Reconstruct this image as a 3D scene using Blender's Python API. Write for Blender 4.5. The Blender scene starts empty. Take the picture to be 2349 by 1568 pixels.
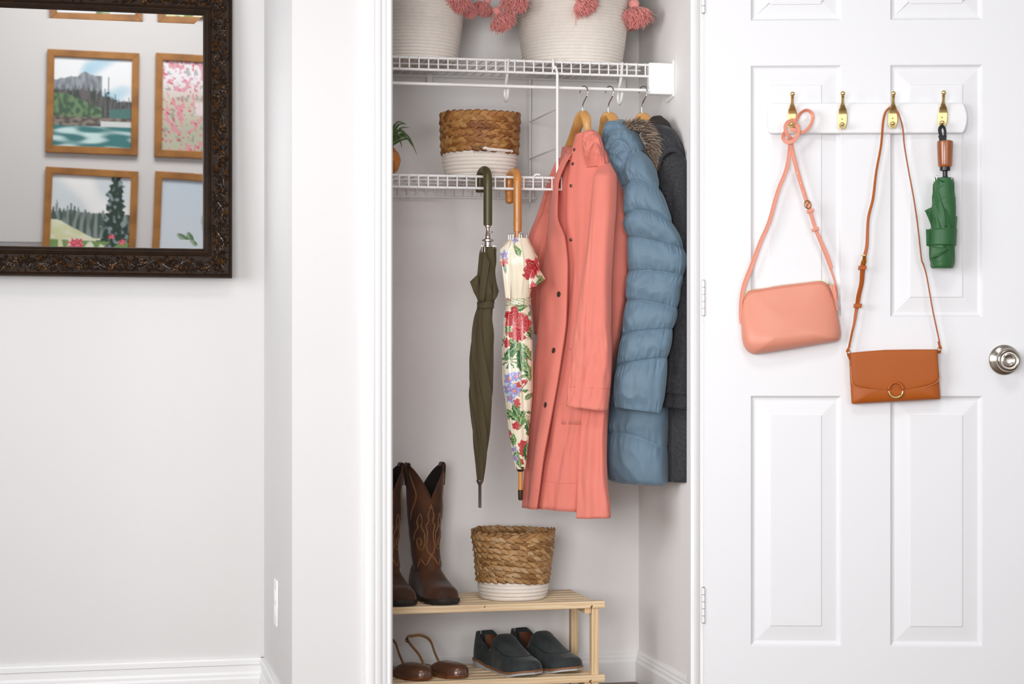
import bpy, math, random
import numpy as np
from mathutils import Vector, Matrix, noise as mnoise
sin, cos, pi, rad = math.sin, math.cos, math.pi, math.radians
rnd = random.Random(7)
SC = bpy.context.scene
COL = SC.collection

# ------------------------------------------------------------------ camera
TH = rad(12.48); F = 4400.0; HZ = 776.0; CX = 1174.5; CZ = 1.0
cam_d = bpy.data.cameras.new('camera'); cam = bpy.data.objects.new('camera', cam_d); COL.objects.link(cam)
cam.location = (0, 0, CZ); cam.rotation_euler = (pi/2, 0, -TH)
cam_d.sensor_width = 36; cam_d.lens = 36*F/2349; cam_d.shift_y = -(784-HZ)/2349
cam_d.clip_start = .05
cam_d.dof.use_dof = True; cam_d.dof.focus_distance = 5.02; cam_d.dof.aperture_fstop = 8
SC.camera = cam

# ------------------------------------------------------------------ world, lights, exposure
w = bpy.data.worlds.new('sky'); SC.world = w; w.use_nodes = True
w.node_tree.nodes['Background'].inputs[0].default_value = (.80, .88, 1, 1)
w.node_tree.nodes['Background'].inputs[1].default_value = .8
SC.view_settings.view_transform = 'Standard'; SC.view_settings.look = 'None'
SC.view_settings.gamma = 1; SC.view_settings.use_curve_mapping = False
SC.view_settings.exposure = 0.37
def area(name, loc, aim, sx, sy, power, colr, spread=180):
    d = bpy.data.lights.new(name, 'AREA'); d.shape = 'RECTANGLE'; d.size = sx; d.size_y = sy
    d.energy = power; d.color = colr; d.spread = rad(spread)
    o = bpy.data.objects.new(name, d); COL.objects.link(o); o.location = loc
    o.rotation_euler = (Vector(aim)-Vector(loc)).to_track_quat('-Z', 'Y').to_euler()
    return o
# daylight of the left windows, plus added fill from back right and above
L_BACK2 = area('daylight_back_left_window', (-.95, -.36, 1.3), (1.3, 5.0, 1.15), 1.4, 1.6, 18.5, (1, .985, .975), 80)
L_BACK = area('fill_light_back_right', (1.95, -.36, 1.6), (1.6, 4.9, .9), 1.5, 2.3, 8, (.94, .965, 1), 110)  # added fill for the door and closet, no known window here
L_LEFT = area('daylight_left_window', (-2.42, 2.45, 1.6), (1.6, 5.0, 1.2), 2.2, 1.7, 25, (.97, .985, 1), 95)
L_PATCH = area('daylight_left_window_beam', (-2.40, 3.05, 1.85), (.494, 5.02, 1.50), .4, .5, .18, (1, .99, .97), 12)
L_CEIL = area('fill_light_overhead', (.3, 1.0, 4.52), (.3, 1.0, 0), 1.6, 1.2, 50, (1, .985, .97))  # added fill, no real lamp; brightens the wall seen in the mirror

# ------------------------------------------------------------------ measuring helpers (camera ray against a plane)
FW = np.array([sin(TH), cos(TH), 0]); RT = np.array([cos(TH), -sin(TH), 0]); UP = np.array([0, 0, 1.]); C0 = np.array([0, 0, CZ])
def ray(u, v): return FW + RT*((u-CX)/F) + UP*((HZ-v)/F)
def PY(u, v, Y):
    d = ray(u, v); return C0 + d*(Y/d[1])
def PX(u, v, X):
    d = ray(u, v); return C0 + d*(X/d[0])
def PZ(u, v, Z):
    d = ray(u, v); return C0 + d*((Z-CZ)/d[2])
def Zat(v, Y, u=1174):
    return PY(u, v, Y)[2]

# ------------------------------------------------------------------ materials
def lin(h):
    if not isinstance(h, str): return tuple(h)
    h = h.lstrip('#'); r = []
    for i in (0, 2, 4):
        x = int(h[i:i+2], 16)/255; r.append(x/12.92 if x <= .04045 else ((x+.055)/1.055)**2.4)
    return tuple(r)
MATS = {}
def pm(name, colr, rough=.5, metal=0, spec=.5, bump=None, var=None, coat=0, sheen=0, vcol=None, stretch=None, wood=None, aniso=0):
    """procedural principled material; bump=(scale,strength,dist) var=(scale,amount,colour2)"""
    if name in MATS: return MATS[name]
    m = bpy.data.materials.new(name); m.use_nodes = True; nt = m.node_tree; N = nt.nodes; L = nt.links
    b = N['Principled BSDF']; c = lin(colr)
    b.inputs['Base Color'].default_value = (*c, 1); b.inputs['Roughness'].default_value = rough
    b.inputs['Metallic'].default_value = metal; b.inputs['Specular IOR Level'].default_value = spec
    if coat: b.inputs['Coat Weight'].default_value = coat; b.inputs['Coat Roughness'].default_value = .15
    if sheen: b.inputs['Sheen Weight'].default_value = sheen; b.inputs['Sheen Roughness'].default_value = .4
    if aniso: b.inputs['Anisotropic'].default_value = aniso
    tc = N.new('ShaderNodeTexCoord'); co = tc.outputs['Object']
    if stretch:
        mp = N.new('ShaderNodeMapping'); mp.inputs['Scale'].default_value = stretch; L.new(co, mp.inputs[0]); co = mp.outputs[0]
    src = None
    if vcol:
        a = N.new('ShaderNodeVertexColor'); a.layer_name = vcol; src = a.outputs['Color']
    if var:
        n = N.new('ShaderNodeTexNoise'); n.inputs['Scale'].default_value = var[0]; n.inputs['Detail'].default_value = 5
        L.new(co, n.inputs['Vector'])
        rmp = N.new('ShaderNodeValToRGB'); rmp.color_ramp.elements[0].position = .35; rmp.color_ramp.elements[1].position = .68
        L.new(n.outputs['Fac'], rmp.inputs[0])
        mu = N.new('ShaderNodeMath'); mu.operation = 'MULTIPLY'; mu.inputs[1].default_value = var[1]
        L.new(rmp.outputs[0], mu.inputs[0])
        mx = N.new('ShaderNodeMix'); mx.data_type = 'RGBA'
        L.new(mu.outputs[0], mx.inputs['Factor'])
        if src: L.new(src, mx.inputs['A'])
        else: mx.inputs['A'].default_value = (*c, 1)
        mx.inputs['B'].default_value = (*lin(var[2]), 1); src = mx.outputs['Result']
    if wood:
        wv = N.new('ShaderNodeTexWave'); wv.bands_direction = wood.get('dir', 'Z'); wv.inputs['Scale'].default_value = wood.get('scale', 20)
        wv.inputs['Distortion'].default_value = wood.get('dist', 6); wv.inputs['Detail'].default_value = 3; wv.inputs['Detail Scale'].default_value = wood.get('ds', .6)
        L.new(co, wv.inputs['Vector'])
        mu = N.new('ShaderNodeMath'); mu.operation = 'MULTIPLY'; mu.inputs[1].default_value = wood.get('amt', .5); L.new(wv.outputs['Fac'], mu.inputs[0])
        mx = N.new('ShaderNodeMix'); mx.data_type = 'RGBA'; L.new(mu.outputs[0], mx.inputs['Factor'])
        if src: L.new(src, mx.inputs['A'])
        else: mx.inputs['A'].default_value = (*c, 1)
        mx.inputs['B'].default_value = (*lin(wood['c2']), 1); src = mx.outputs['Result']
    if src: L.new(src, b.inputs['Base Color'])
    if bump:
        n = N.new('ShaderNodeTexNoise'); n.inputs['Scale'].default_value = bump[0]; n.inputs['Detail'].default_value = 4
        L.new(co, n.inputs['Vector'])
        bp = N.new('ShaderNodeBump'); bp.inputs['Strength'].default_value = bump[1]; bp.inputs['Distance'].default_value = bump[2] if len(bump) > 2 else .002
        L.new(n.outputs['Fac'], bp.inputs['Height']); L.new(bp.outputs[0], b.inputs['Normal'])
    MATS[name] = m
    return m

# ------------------------------------------------------------------ object helpers
def tag(o, label=None, cat=None, group=None, kind=None):
    if label: o['label'] = label
    if cat: o['category'] = cat
    if group: o['group'] = group
    if kind: o['kind'] = kind
    return o
def thing(name, label, cat, loc, group=None):
    o = bpy.data.objects.new(name, None); o.empty_display_size = .05; COL.objects.link(o)
    o.location = tuple(float(x) for x in loc)
    return tag(o, label, cat, group)
def wloc(o):
    p = Vector((0, 0, 0))
    while o is not None:
        p = p + o.location; o = o.parent
    return np.array(p)
class MB:
    """collects world-space shapes and links them as ONE mesh"""
    def __init__(s): s.v = []; s.f = []; s.mi = []; s.cur = 0; s.vc = []
    def add(s, V, Fc, colr=None):
        b = len(s.v); s.v.extend([tuple(map(float, p)) for p in V]); s.f.extend([tuple(b+i for i in q) for q in Fc])
        s.mi.extend([s.cur]*len(Fc))
        if colr is not None:
            if isinstance(colr, tuple) and not hasattr(colr[0], '__len__'): s.vc.extend([colr]*len(V))
            else: s.vc.extend([tuple(c) for c in colr])
        return s
    def box(s, a, b):
        x0, y0, z0 = [min(p, q) for p, q in zip(a, b)]; x1, y1, z1 = [max(p, q) for p, q in zip(a, b)]
        V = [(x0,y0,z0),(x1,y0,z0),(x1,y1,z0),(x0,y1,z0),(x0,y0,z1),(x1,y0,z1),(x1,y1,z1),(x0,y1,z1)]
        return s.add(V, [(0,3,2,1),(4,5,6,7),(0,1,5,4),(1,2,6,5),(2,3,7,6),(3,0,4,7)])
    def obox(s, c, ax, ay, az):
        """oriented box: centre and three half-axis vectors"""
        c, ax, ay, az = map(np.array, (c, ax, ay, az)); V = []
        for k in (-1, 1):
            for i, j in ((-1,-1),(1,-1),(1,1),(-1,1)): V.append(c+ax*i+ay*j+az*k)
        return s.add(V, [(0,3,2,1),(4,5,6,7),(0,1,5,4),(1,2,6,5),(2,3,7,6),(3,0,4,7)])
    def grid(s, P, closeu=False, closev=False, colr=None):
        """P[i][j]; i = rows, j = columns; closeu closes columns"""
        P = np.asarray(P, float); n, m = P.shape[:2]; Fc = []
        for i in range(n if closev else n-1):
            for j in range(m if closeu else m-1):
                i2 = (i+1) % n; j2 = (j+1) % m
                Fc.append((i*m+j, i*m+j2, i2*m+j2, i2*m+j))
        c = None
        if colr is not None: c = [tuple(x) for x in np.asarray(colr).reshape(-1, np.asarray(colr).shape[-1])]
        return s.add(P.reshape(-1, 3), Fc, c)
    def tube(s, pts, r, seg=8, caps=True, closed=False, flat=None, up=None):
        """tube along pts; r scalar or list; flat=(a,b) elliptical factor"""
        pts = [np.array(p, float) for p in pts]; n = len(pts)
        if not hasattr(r, '__len__'): r = [r]*n
        T = []
        for i in range(n):
            if closed: t = pts[(i+1) % n]-pts[i-1]
            else: t = pts[min(i+1, n-1)]-pts[max(i-1, 0)]
            T.append(t/(np.linalg.norm(t)+1e-12))
        u0 = np.array(up if up is not None else (0, 0, 1.), float)
        if abs(np.dot(u0, T[0])) > .95 and up is None: u0 = np.array([0, 1., 0])
        nrm = u0 - T[0]*np.dot(u0, T[0]); nrm /= np.linalg.norm(nrm)+1e-12
        rows = []; fa, fb = flat if flat else (1, 1)
        for i in range(n):
            nrm = nrm - T[i]*np.dot(nrm, T[i]); nrm /= np.linalg.norm(nrm)+1e-12
            bi = np.cross(T[i], nrm)
            rows.append([pts[i] + (nrm*cos(2*pi*k/seg)*fa + bi*sin(2*pi*k/seg)*fb)*r[i] for k in range(seg)])
        b = len(s.v); s.grid(rows, closeu=True, closev=closed)
        if caps and not closed:
            s.f.append(tuple(b+k for k in range(seg))[::-1]); s.f.append(tuple(b+(n-1)*seg+k for k in range(seg))); s.mi.extend([s.cur]*2)
        return s
    def ribbon(s, pts, wv, th, nv=None):
        """flat strap: pts centre line, wv width direction(s), th thickness along normal"""
        n = len(pts); pts = [np.array(p, float) for p in pts]; rows = []
        for i in range(n):
            t = pts[min(i+1, n-1)]-pts[max(i-1, 0)]; t /= np.linalg.norm(t)+1e-12
            wd = np.array(wv[i] if hasattr(wv[0], '__len__') else wv, float); L = np.linalg.norm(wd)
            wd = wd - t*np.dot(wd, t); wd *= L/(np.linalg.norm(wd)+1e-12)
            nn = np.cross(t, wd); nn *= th/2/(np.linalg.norm(nn)+1e-12)
            e = wd*.86
            rows.append([pts[i]+wd, pts[i]+e+nn, pts[i]-e+nn, pts[i]-wd, pts[i]-e-nn, pts[i]+e-nn])
        b = len(s.v); s.grid(rows, closeu=True)
        s.f.append(tuple(b+k for k in range(6))[::-1]); s.f.append(tuple(b+(n-1)*6+k for k in range(6))); s.mi.extend([s.cur]*2)
        return s
    def lathe(s, prof, c, seg=48, axis=(0, 0, 1), xa=None, caps=(False, False), rf=None):
        """prof = [(r, h)], around axis through c; rf(angle, i) multiplies r"""
        ax = np.array(axis, float); ax /= np.linalg.norm(ax)
        if xa is None: xa = (1, 0, 0) if abs(ax[0]) < .9 else (0, 1, 0)
        xa = np.array(xa, float); xa -= ax*np.dot(xa, ax); xa /= np.linalg.norm(xa); ya = np.cross(ax, xa); c = np.array(c, float)
        rows = [[c+ax*h+(xa*cos(2*pi*k/seg)+ya*sin(2*pi*k/seg))*r*(rf(2*pi*k/seg, i) if rf else 1) for k in range(seg)] for i, (r, h) in enumerate(prof)]
        b = len(s.v); s.grid(rows, closeu=True)
        if caps[0]: s.f.append(tuple(b+k for k in range(seg))[::-1]); s.mi.append(s.cur)
        if caps[1]: s.f.append(tuple(b+(len(prof)-1)*seg+k for k in range(seg))); s.mi.append(s.cur)
        return s
    def ball(s, c, r, seg=12, rings=8):
        r = (r, r, r) if not hasattr(r, '__len__') else r
        c = np.array(c, float); rows = []
        for i in range(rings+1):
            a = pi*i/rings; rr = max(sin(a), 1e-4)
            rows.append([c+np.array([r[0]*rr*cos(2*pi*k/seg), r[1]*rr*sin(2*pi*k/seg), -r[2]*cos(a)]) for k in range(seg)])
        return s.grid(rows, closeu=True)
    def prism(s, outline, dirv):
        """outline = list of 3d points; extruded by dirv"""
        n = len(outline); o = [np.array(p, float) for p in outline]; d = np.array(dirv, float)
        V = o+[p+d for p in o]
        Fc = [tuple(range(n))[::-1], tuple(range(n, 2*n))]+[(i, (i+1) % n, n+(i+1) % n, n+i) for i in range(n)]
        return s.add(V, Fc)
    def build(s, name, mats, parent=None, smooth=True, bevel=0, sub=0, solid=0, angle=40, bseg=2, vname='Col', label=None, recalc=True):
        me = bpy.data.meshes.new(name); V = np.array(s.v, float)
        if parent is not None: org = wloc(parent)
        else: org = np.array([(V[:, 0].min()+V[:, 0].max())/2, (V[:, 1].min()+V[:, 1].max())/2, V[:, 2].min()])
        V = V-org
        me.from_pydata(V.tolist(), [], s.f); me.update()
        if recalc:
            import bmesh
            bm = bmesh.new(); bm.from_mesh(me); bmesh.ops.recalc_face_normals(bm, faces=bm.faces[:]); bm.to_mesh(me); bm.free()
        mats = mats if isinstance(mats, (list, tuple)) else [mats]
        for m in mats: me.materials.append(m)
        if len(mats) > 1: me.polygons.foreach_set('material_index', s.mi)
        if s.vc and len(s.vc) == len(s.v):
            a = me.color_attributes.new(vname, 'FLOAT_COLOR', 'POINT')
            a.data.foreach_set('color', np.array([(c[0], c[1], c[2], 1) for c in s.vc], float).ravel())
        o = bpy.data.objects.new(name, me); COL.objects.link(o)
        if parent is not None: o.parent = parent
        else: o.location = org
        if smooth:
            me.polygons.foreach_set('use_smooth', [True]*len(me.polygons))
            if angle < 179:
                me.update()
                try: me.set_sharp_from_angle(angle=rad(angle))
                except Exception: pass
        if bevel:
            md = o.modifiers.new('bevel', 'BEVEL'); md.width = bevel; md.segments = bseg; md.limit_method = 'ANGLE'; md.angle_limit = rad(35); md.harden_normals = False
        if solid:
            md = o.modifiers.new('solid', 'SOLIDIFY'); md.thickness = solid; md.offset = 0
        if sub:
            md = o.modifiers.new('sub', 'SUBSURF'); md.levels = sub; md.render_levels = sub
        if label: o['label'] = label
        return o
def struct(name, mb, m, parent=None, **k):
    k.setdefault('smooth', False)
    o = mb.build(name, m, parent, **k)
    if parent is None: o['kind'] = 'structure'
    return o
def interp(keys, x):
    """keys sorted [(x, a, b, ...)]; smooth (catmull-like via cosine-free cubic) interpolation"""
    xs = [k[0] for k in keys]
    if x <= xs[0]: return np.array(keys[0][1:], float)
    if x >= xs[-1]: return np.array(keys[-1][1:], float)
    i = max(j for j in range(len(xs)) if xs[j] <= x); i = min(i, len(xs)-2)
    K = [np.array(k[1:], float) for k in keys]
    h = xs[i+1]-xs[i]; t = (x-xs[i])/h
    def slope(j):
        if j == 0: return (K[1]-K[0])/(xs[1]-xs[0])
        if j == len(xs)-1: return (K[-1]-K[-2])/(xs[-1]-xs[-2])
        a = (K[j]-K[j-1])/(xs[j]-xs[j-1]); b = (K[j+1]-K[j])/(xs[j+1]-xs[j])
        return np.where(a*b > 0, 2*a*b/(np.where(a+b == 0, 1, a+b)), 0)
    m0, m1 = slope(i)*h, slope(i+1)*h; t2, t3 = t*t, t*t*t
    return (2*t3-3*t2+1)*K[i]+(t3-2*t2+t)*m0+(-2*t3+3*t2)*K[i+1]+(t3-t2)*m1
def spline(pts, n=40, closed=False):
    """Catmull-Rom through pts (any dimension)"""
    P = [np.array(p, float) for p in pts]; m = len(P); out = []
    segs = m if closed else m-1
    for k in range(n if closed else n+1):
        s = segs*k/n; i = min(int(s), segs-1); t = s-i
        if closed: a, b, c, d = P[(i-1) % m], P[i % m], P[(i+1) % m], P[(i+2) % m]
        else: a, b, c, d = P[max(i-1, 0)], P[i], P[i+1], P[min(i+2, m-1)]
        out.append(.5*((2*b)+(-a+c)*t+(2*a-5*b+4*c-d)*t*t+(-a+3*b-3*c+d)*t**3))
    return out
def nz(x, y, z=0): return mnoise.noise(Vector((x, y, z)))
def sstep(a, b, x):
    t = min(1, max(0, (x-a)/(b-a) if b != a else 0)); return t*t*(3-2*t)
# ================================================================== the room
Y0 = 4.75      # front face of the closet wall
Y1 = 4.865     # closet side of that wall
YB = 5.40      # back wall of the closet
YL = 5.52      # recessed wall with the mirror
XR = 0.494     # return wall
XJL, XJR = .742, 1.551   # door opening
XCL, XCR = .600, 1.575   # closet inside
ZC = 4.6; XW0, XW1 = -2.5, 3.6; YW = -.5
ZD = 2.06      # top of opening
m_wall = pm('wall_paint', (.715, .703, .698), .75, bump=(160, .12, .002), spec=.25)
m_clos = pm('closet_paint_lit', (.86, .84, .825), .8, bump=(110, .30, .003), spec=.2)  # same paint as the walls, lightened and warmed to carry bounced light
m_trim = pm('trim_paint', (.86, .86, .86), .35, spec=.4)
m_door = pm('door_paint', (.80, .80, .818), .38, spec=.4, bump=(26, .05, .0015), stretch=(40, 40, 1))
m_floor = pm('floor_wood', '#7a5f49', .4, var=(3, .6, '#5c4636'), stretch=(1, 12, 1), bump=(30, .1))
m_ceil = pm('ceiling_paint', (.86, .86, .86), .9)

b = MB(); b.box((XW0-.1, YW-.1, -.06), (XW1+.1, YL+.1, 0)); struct('floor', b, m_floor)
b = MB(); b.box((XW0-.1, YW-.1, ZC), (XW1+.1, YL+.1, ZC+.06)); struct('ceiling', b, m_ceil)
b = MB(); b.box((XW0-.1, YL, 0), (XR, YL+.1, ZC)); struct('wall_left', b, m_wall)
b = MB(); b.box((XR, Y0, 0), (XCL, YL+.1, ZC)); struct('wall_return', b, m_wall)
b = MB(); b.box((XCL, YB, 0), (XCR, YL+.1, ZC)); struct('wall_closet_back', b, m_clos)
b = MB(); b.box((XCR, Y1, 0), (XCR+.1, YL+.1, ZC)); struct('wall_closet_right', b, m_clos)
b = MB(); b.box((XCL, Y1, 0), (XCL+.006, YB, ZC)); struct('wall_closet_left', b, m_clos)
b = MB(); b.box((XCL, Y0, 0), (XJL-.02, Y1, ZC)); b.box((XJL-.02, Y0, ZD+.02), (XJR+.02, Y1, ZC)); b.box((XJR+.02, Y0, 0), (XW1+.1, Y1, ZC))
struct('wall_closet_front', b, m_wall)
b = MB(); b.box((XCL, Y1, 2.45), (XCR, YB, 2.5)); struct('ceiling_closet', b, m_ceil)
# side walls: window opening in the left one
wz0, wz1, wy0, wy1 = .75, 2.6, 1.3, 3.9
b = MB()
b.box((XW0-.1, YW-.1, 0), (XW0, wy0, ZC)); b.box((XW0-.1, wy1, 0), (XW0, YL+.1, ZC)); b.box((XW0-.1, wy0, 0), (XW0, wy1, wz0)); b.box((XW0-.1, wy0, wz1), (XW0, wy1, ZC))
struct('wall_side', b, m_wall)
b = MB(); b.box((XW1, YW-.1, 0), (XW1+.1, YL+.1, ZC)); struct('wall_right', b, m_wall)
b = MB()
xs = [(XW0, -1.75, 0, ZC), (-1.75, -.15, 0, .5), (-1.75, -.15, 2.15, ZC), (-.15, 1.1, 0, ZC), (1.1, 2.9, 0, .5), (1.1, 2.9, 2.9, ZC), (2.9, XW1, 0, ZC)]
for x0, x1, z0, z1 in xs: b.box((x0, YW-.1, z0), (x1, YW, z1))
struct('wall_behind', b, m_wall)
def window(name, a0, a1, z0, z1, horiz):
    b = MB(); t = .045
    def bar(p0, p1, q0, q1):
        if horiz: b.box((p0, YW-.07, q0), (p1, YW-.03, q1))
        else: b.box((XW0-.07, p0, q0), (XW0-.03, p1, q1))
    bar(a0, a1, z0, z0+t); bar(a0, a1, z1-t, z1); bar(a0, a0+t, z0, z1); bar(a1-t, a1, z0, z1)
    bar((a0+a1)/2-.02, (a0+a1)/2+.02, z0, z1); bar(a0, a1, (z0+z1)/2-.02, (z0+z1)/2+.02)
    return struct(name, b, m_trim)
window('window_1', wy0, wy1, wz0, wz1, False); window('window_2', -1.75, -.15, .5, 2.15, True); window('added_window', 1.1, 2.9, .5, 2.9, True)  # the back right window is made up, to house the added fill

# baseboards with a stepped profile, extruded along the wall
BP = [(0, 0), (.015, 0), (.015, .058), (.011, .066), (.011, .072), (.0075, .078), (.0075, .083), (.004, .088), (0, .088)]
def baseboard(name, p0, p1, nrm, prof=BP):
    p0 = np.array([p0[0], p0[1], 0.]); p1 = np.array([p1[0], p1[1], 0.]); n = np.array([nrm[0], nrm[1], 0.]); b = MB()
    a = [p0+n*d+UP*h for d, h in prof]
    b.prism(a, p1-p0); return struct(name, b, m_trim)
BPL = [(0, 0), (.015, 0), (.015, .030), (.012, .036), (.012, .043), (.0085, .050), (.0085, .068), (.013, .070), (.013, .083), (.010, .088), (0, .088)]
baseboard('baseboard_left', (XW0, YL), (XR, YL), (0, -1), BPL)
baseboard('baseboard_return', (XR, YL-.001), (XR, Y0), (-1, 0), BPL)
baseboard('baseboard_front', (XR-.015, Y0), (.672, Y0), (0, -1), BPL)
baseboard('baseboard_closet_back', (XCL, YB), (XCR, YB), (0, -1))
baseboard('baseboard_closet_right', (XCR, YB), (XCR, Y1), (-1, 0))
# jambs and stops
m_jamb = m_trim
b = MB(); b.box((XJL-.02, Y0, 0), (XJL, Y1, ZD)); b.box((XJL, Y0+.045, 0), (XJL+.011, Y0+.08, ZD)); struct('trim_1', b, m_trim, bevel=.0015)
b = MB(); b.box((XJR, Y0-.002, 0), (XJR+.02, Y1, ZD)); b.box((XJR-.011, Y0+.045, 0), (XJR, Y0+.08, ZD)); struct('trim_2', b, m_trim, bevel=.0015)
b = MB(); b.box((XJL-.02, Y0, ZD), (XJR+.02, Y1, ZD+.02)); struct('trim_3', b, m_trim)
# moulded casings: profile (distance from opening edge outwards, projection)
CP = [(-.006, 0), (-.006, .010), (-.003, .0125), (.001, .0125), (.003, .009), (.006, .009), (.009, .0115), (.014, .0125), (.019, .0125), (.0215, .0145), (.026, .0165), (.034, .0170), (.0365, .0150), (.0385, .0170), (.046, .0180), (.056, .0180), (.060, .0165), (.061, .013), (.061, 0)]
def casing(name, x, sgn):
    b = MB(); a = [np.array([x-sgn*0+sgn*d, Y0-h, 0]) for d, h in CP]
    b.prism(a, (0, 0, ZD+.03)); return struct(name, b, m_trim, bevel=.0007, smooth=True)
casing('trim_4', XJL-.006, -1); casing('trim_5', XJR+.012, 1)
b = MB(); b.prism([np.array([XJL-.065, Y0-h, ZD+.006+d]) for d, h in CP], (XJR-XJL+.14, 0, 0)); struct('trim_6', b, m_trim)
# strike plate on the left jamb edge
m_brassold = pm('old_brass', '#8a6f52', .4, metal=1)
b = MB(); b.box((XJL-.0005, Y0+.005, 0.925), (XJL+.0012, Y0+.032, .985)); tag(b.build('strike_plate', m_brassold, None, smooth=False), 'small worn metal strike plate on the edge of the left door jamb', 'strike plate')

# wall plate on the return wall
m_plast = pm('white_plastic', (.92, .92, .92), .3)
p = PX(636, 1381, XR)
t = thing('outlet_cover', 'white outlet cover seen edge on, low on the narrow return wall', 'outlet', (XR, p[1], .3))
zc = p[2]
b = MB(); b.box((XR-.006, p[1]-.036, zc-.062), (XR, p[1]+.036, zc+.062)); b.build('cover_plate', m_plast, t, bevel=.003)
for dz in (-.02, .02):
    b = MB(); b.box((XR-.008, p[1]-.016, zc+dz-.014), (XR-.005, p[1]+.016, zc+dz+.014)); b.build('socket', m_plast, t, bevel=.002)

# ------------------------------------------------------------------ the door, folded back
HG = PY(1613, 776, Y0-.016); HG[2] = 0
DA = rad(14.3); dx = np.array([cos(DA), -sin(DA), 0]); dn = np.array([-sin(DA), -cos(DA), 0])   # along the door, and its visible face normal
FACE = HG+dn*.004+dx*.004
def D(u, v, off=0.):
    """point of the camera ray on the plane parallel to the door face, off metres in front of it"""
    d = ray(u, v); s = np.dot(FACE+dn*off-C0, dn)/np.dot(d, dn); return C0+d*s
def dl(u, v):
    p = D(u, v)-FACE; return np.dot(p, dx), p[2]
def DW(a, z, off=0.): return FACE+dx*a+UP*z+dn*off
DWID = .850; DH = 2.03; DB = .012; DT = .035
door = bpy.data.objects.new('door_1', None); COL.objects.link(door); door.location = (float(HG[0]), float(HG[1]), 0); door['kind'] = 'structure'
xl = [dl(1722, 776)[0], dl(1930, 776)[0], dl(2042, 776)[0], dl(2254, 776)[0]]
zz = [dl(1722, 1480)[1], dl(1722, 907)[1], dl(1722, 727)[1], dl(1722, 150)[1], dl(1722, 48)[1], 1.915]
b = MB(); xc = [0, *xl, DWID]; zc_ = [DB, *zz, DH]
for i in range(5):
    for j in range(7):
        if i in (1, 3) and j in (1, 3, 5): continue
        q = [DW(xc[i], zc_[j]), DW(xc[i+1], zc_[j]), DW(xc[i+1], zc_[j+1]), DW(xc[i], zc_[j+1])]
        b.add(q, [(0, 1, 2, 3)])
q = [DW(0, DB, -DT), DW(DWID, DB, -DT), DW(DWID, DH, -DT), DW(0, DH, -DT)]; f = [DW(0, DB), DW(DWID, DB), DW(DWID, DH), DW(0, DH)]
b.add(q+f, [(3, 2, 1, 0), (0, 1, 5, 4), (1, 2, 6, 5), (2, 3, 7, 6), (3, 0, 4, 7)])
b.build('door_slab', m_door, door, smooth=False, recalc=False)
prof = [(0, 0), (.0015, -.001), (.0035, -.0045), (.006, -.0065), (.009, -.0075), (.0125, -.0080), (.050, -.0032), (.0515, -.0012), (.053, -.001)]
for (xa, xb_) in ((xl[0], xl[1]), (xl[2], xl[3])):
    for (za, zb) in ((zz[0], zz[1]), (zz[2], zz[3]), (zz[4], zz[5])):
        b = MB(); rows = []
        for o, d in prof: rows.append([DW(xa+o, za+o, d), DW(xb_-o, za+o, d), DW(xb_-o, zb-o, d), DW(xa+o, zb-o, d)])
        base = 0; b.grid(rows, closeu=True); n = len(prof)
        b.f.append(tuple((n-1)*4+k for k in range(4))); b.mi.append(0)
        b.build('door_panel', m_door, door, smooth=False)
# hinges
m_hinge = pm('hinge_paint', (.85, .85, .85), .4, metal=0)
m_dark = pm('dark_gap', (.05, .05, .05), .8)
for v in (1387, 683, -10):
    z = D(1612, v)[2]; b = MB(); c = HG+dn*.006
    h = bpy.data.objects.new('hinge', None); COL.objects.link(h); h.parent = door; h.location = (0, 0, 0)
    for k in range(5):
        b = MB(); b.lathe([(.0004, -.0082), (.0048, -.0082), (.0048, .0082), (.0004, .0082)], (c[0], c[1], z+(k-2)*.0182), 14)
        b.build('knuckle', m_hinge, h)
    b = MB(); b.tube([(c[0], c[1], z-.047), (c[0], c[1], z+.047)], .0032, 10); b.build('pin', pm('steel_pin', (.35, .34, .33), .4, metal=.9), h)
# knob
m_nick = pm('satin_nickel', '#b9b2a8', .24, metal=1, aniso=.6, bump=(300, .03, .0005))
kc = D(2303, 825, 0); k = bpy.data.objects.new('door_knob', None); COL.objects.link(k); k.parent = door; k.location = tuple(kc-wloc(door))
b = MB(); b.lathe([(.0001, 0), (.039, 0), (.039, .002), (.0375, .0045), (.031, .0075), (.0285, .0085), (.024, .0115), (.0165, .014), (.014, .016)], kc, 64, dn); b.build('rosette', m_nick, k)
b = MB(); b.lathe([(.0125, .012), (.0115, .022), (.013, .030), (.0215, .034), (.0285, .040), (.0305, .048), (.0300, .054), (.0270, .0585), (.0245, .0595), (.0230, .0580), (.0160, .0580), (.0148, .0595), (.0140, .0595), (.0120, .0580), (.0060, .0572), (.0001, .057)], kc, 64, dn); b.build('knob', m_nick, k, angle=60)
b = MB(); b.lathe([(.0001, .0001), (.0032, .0001), (.0032, .0012), (.0022, .0012), (.0018, .0002), (.0001, .0002)], DW(*dl(2283, 826))+dn*.0085, 16, dn); b.build('release_hole', m_dark, k)
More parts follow.
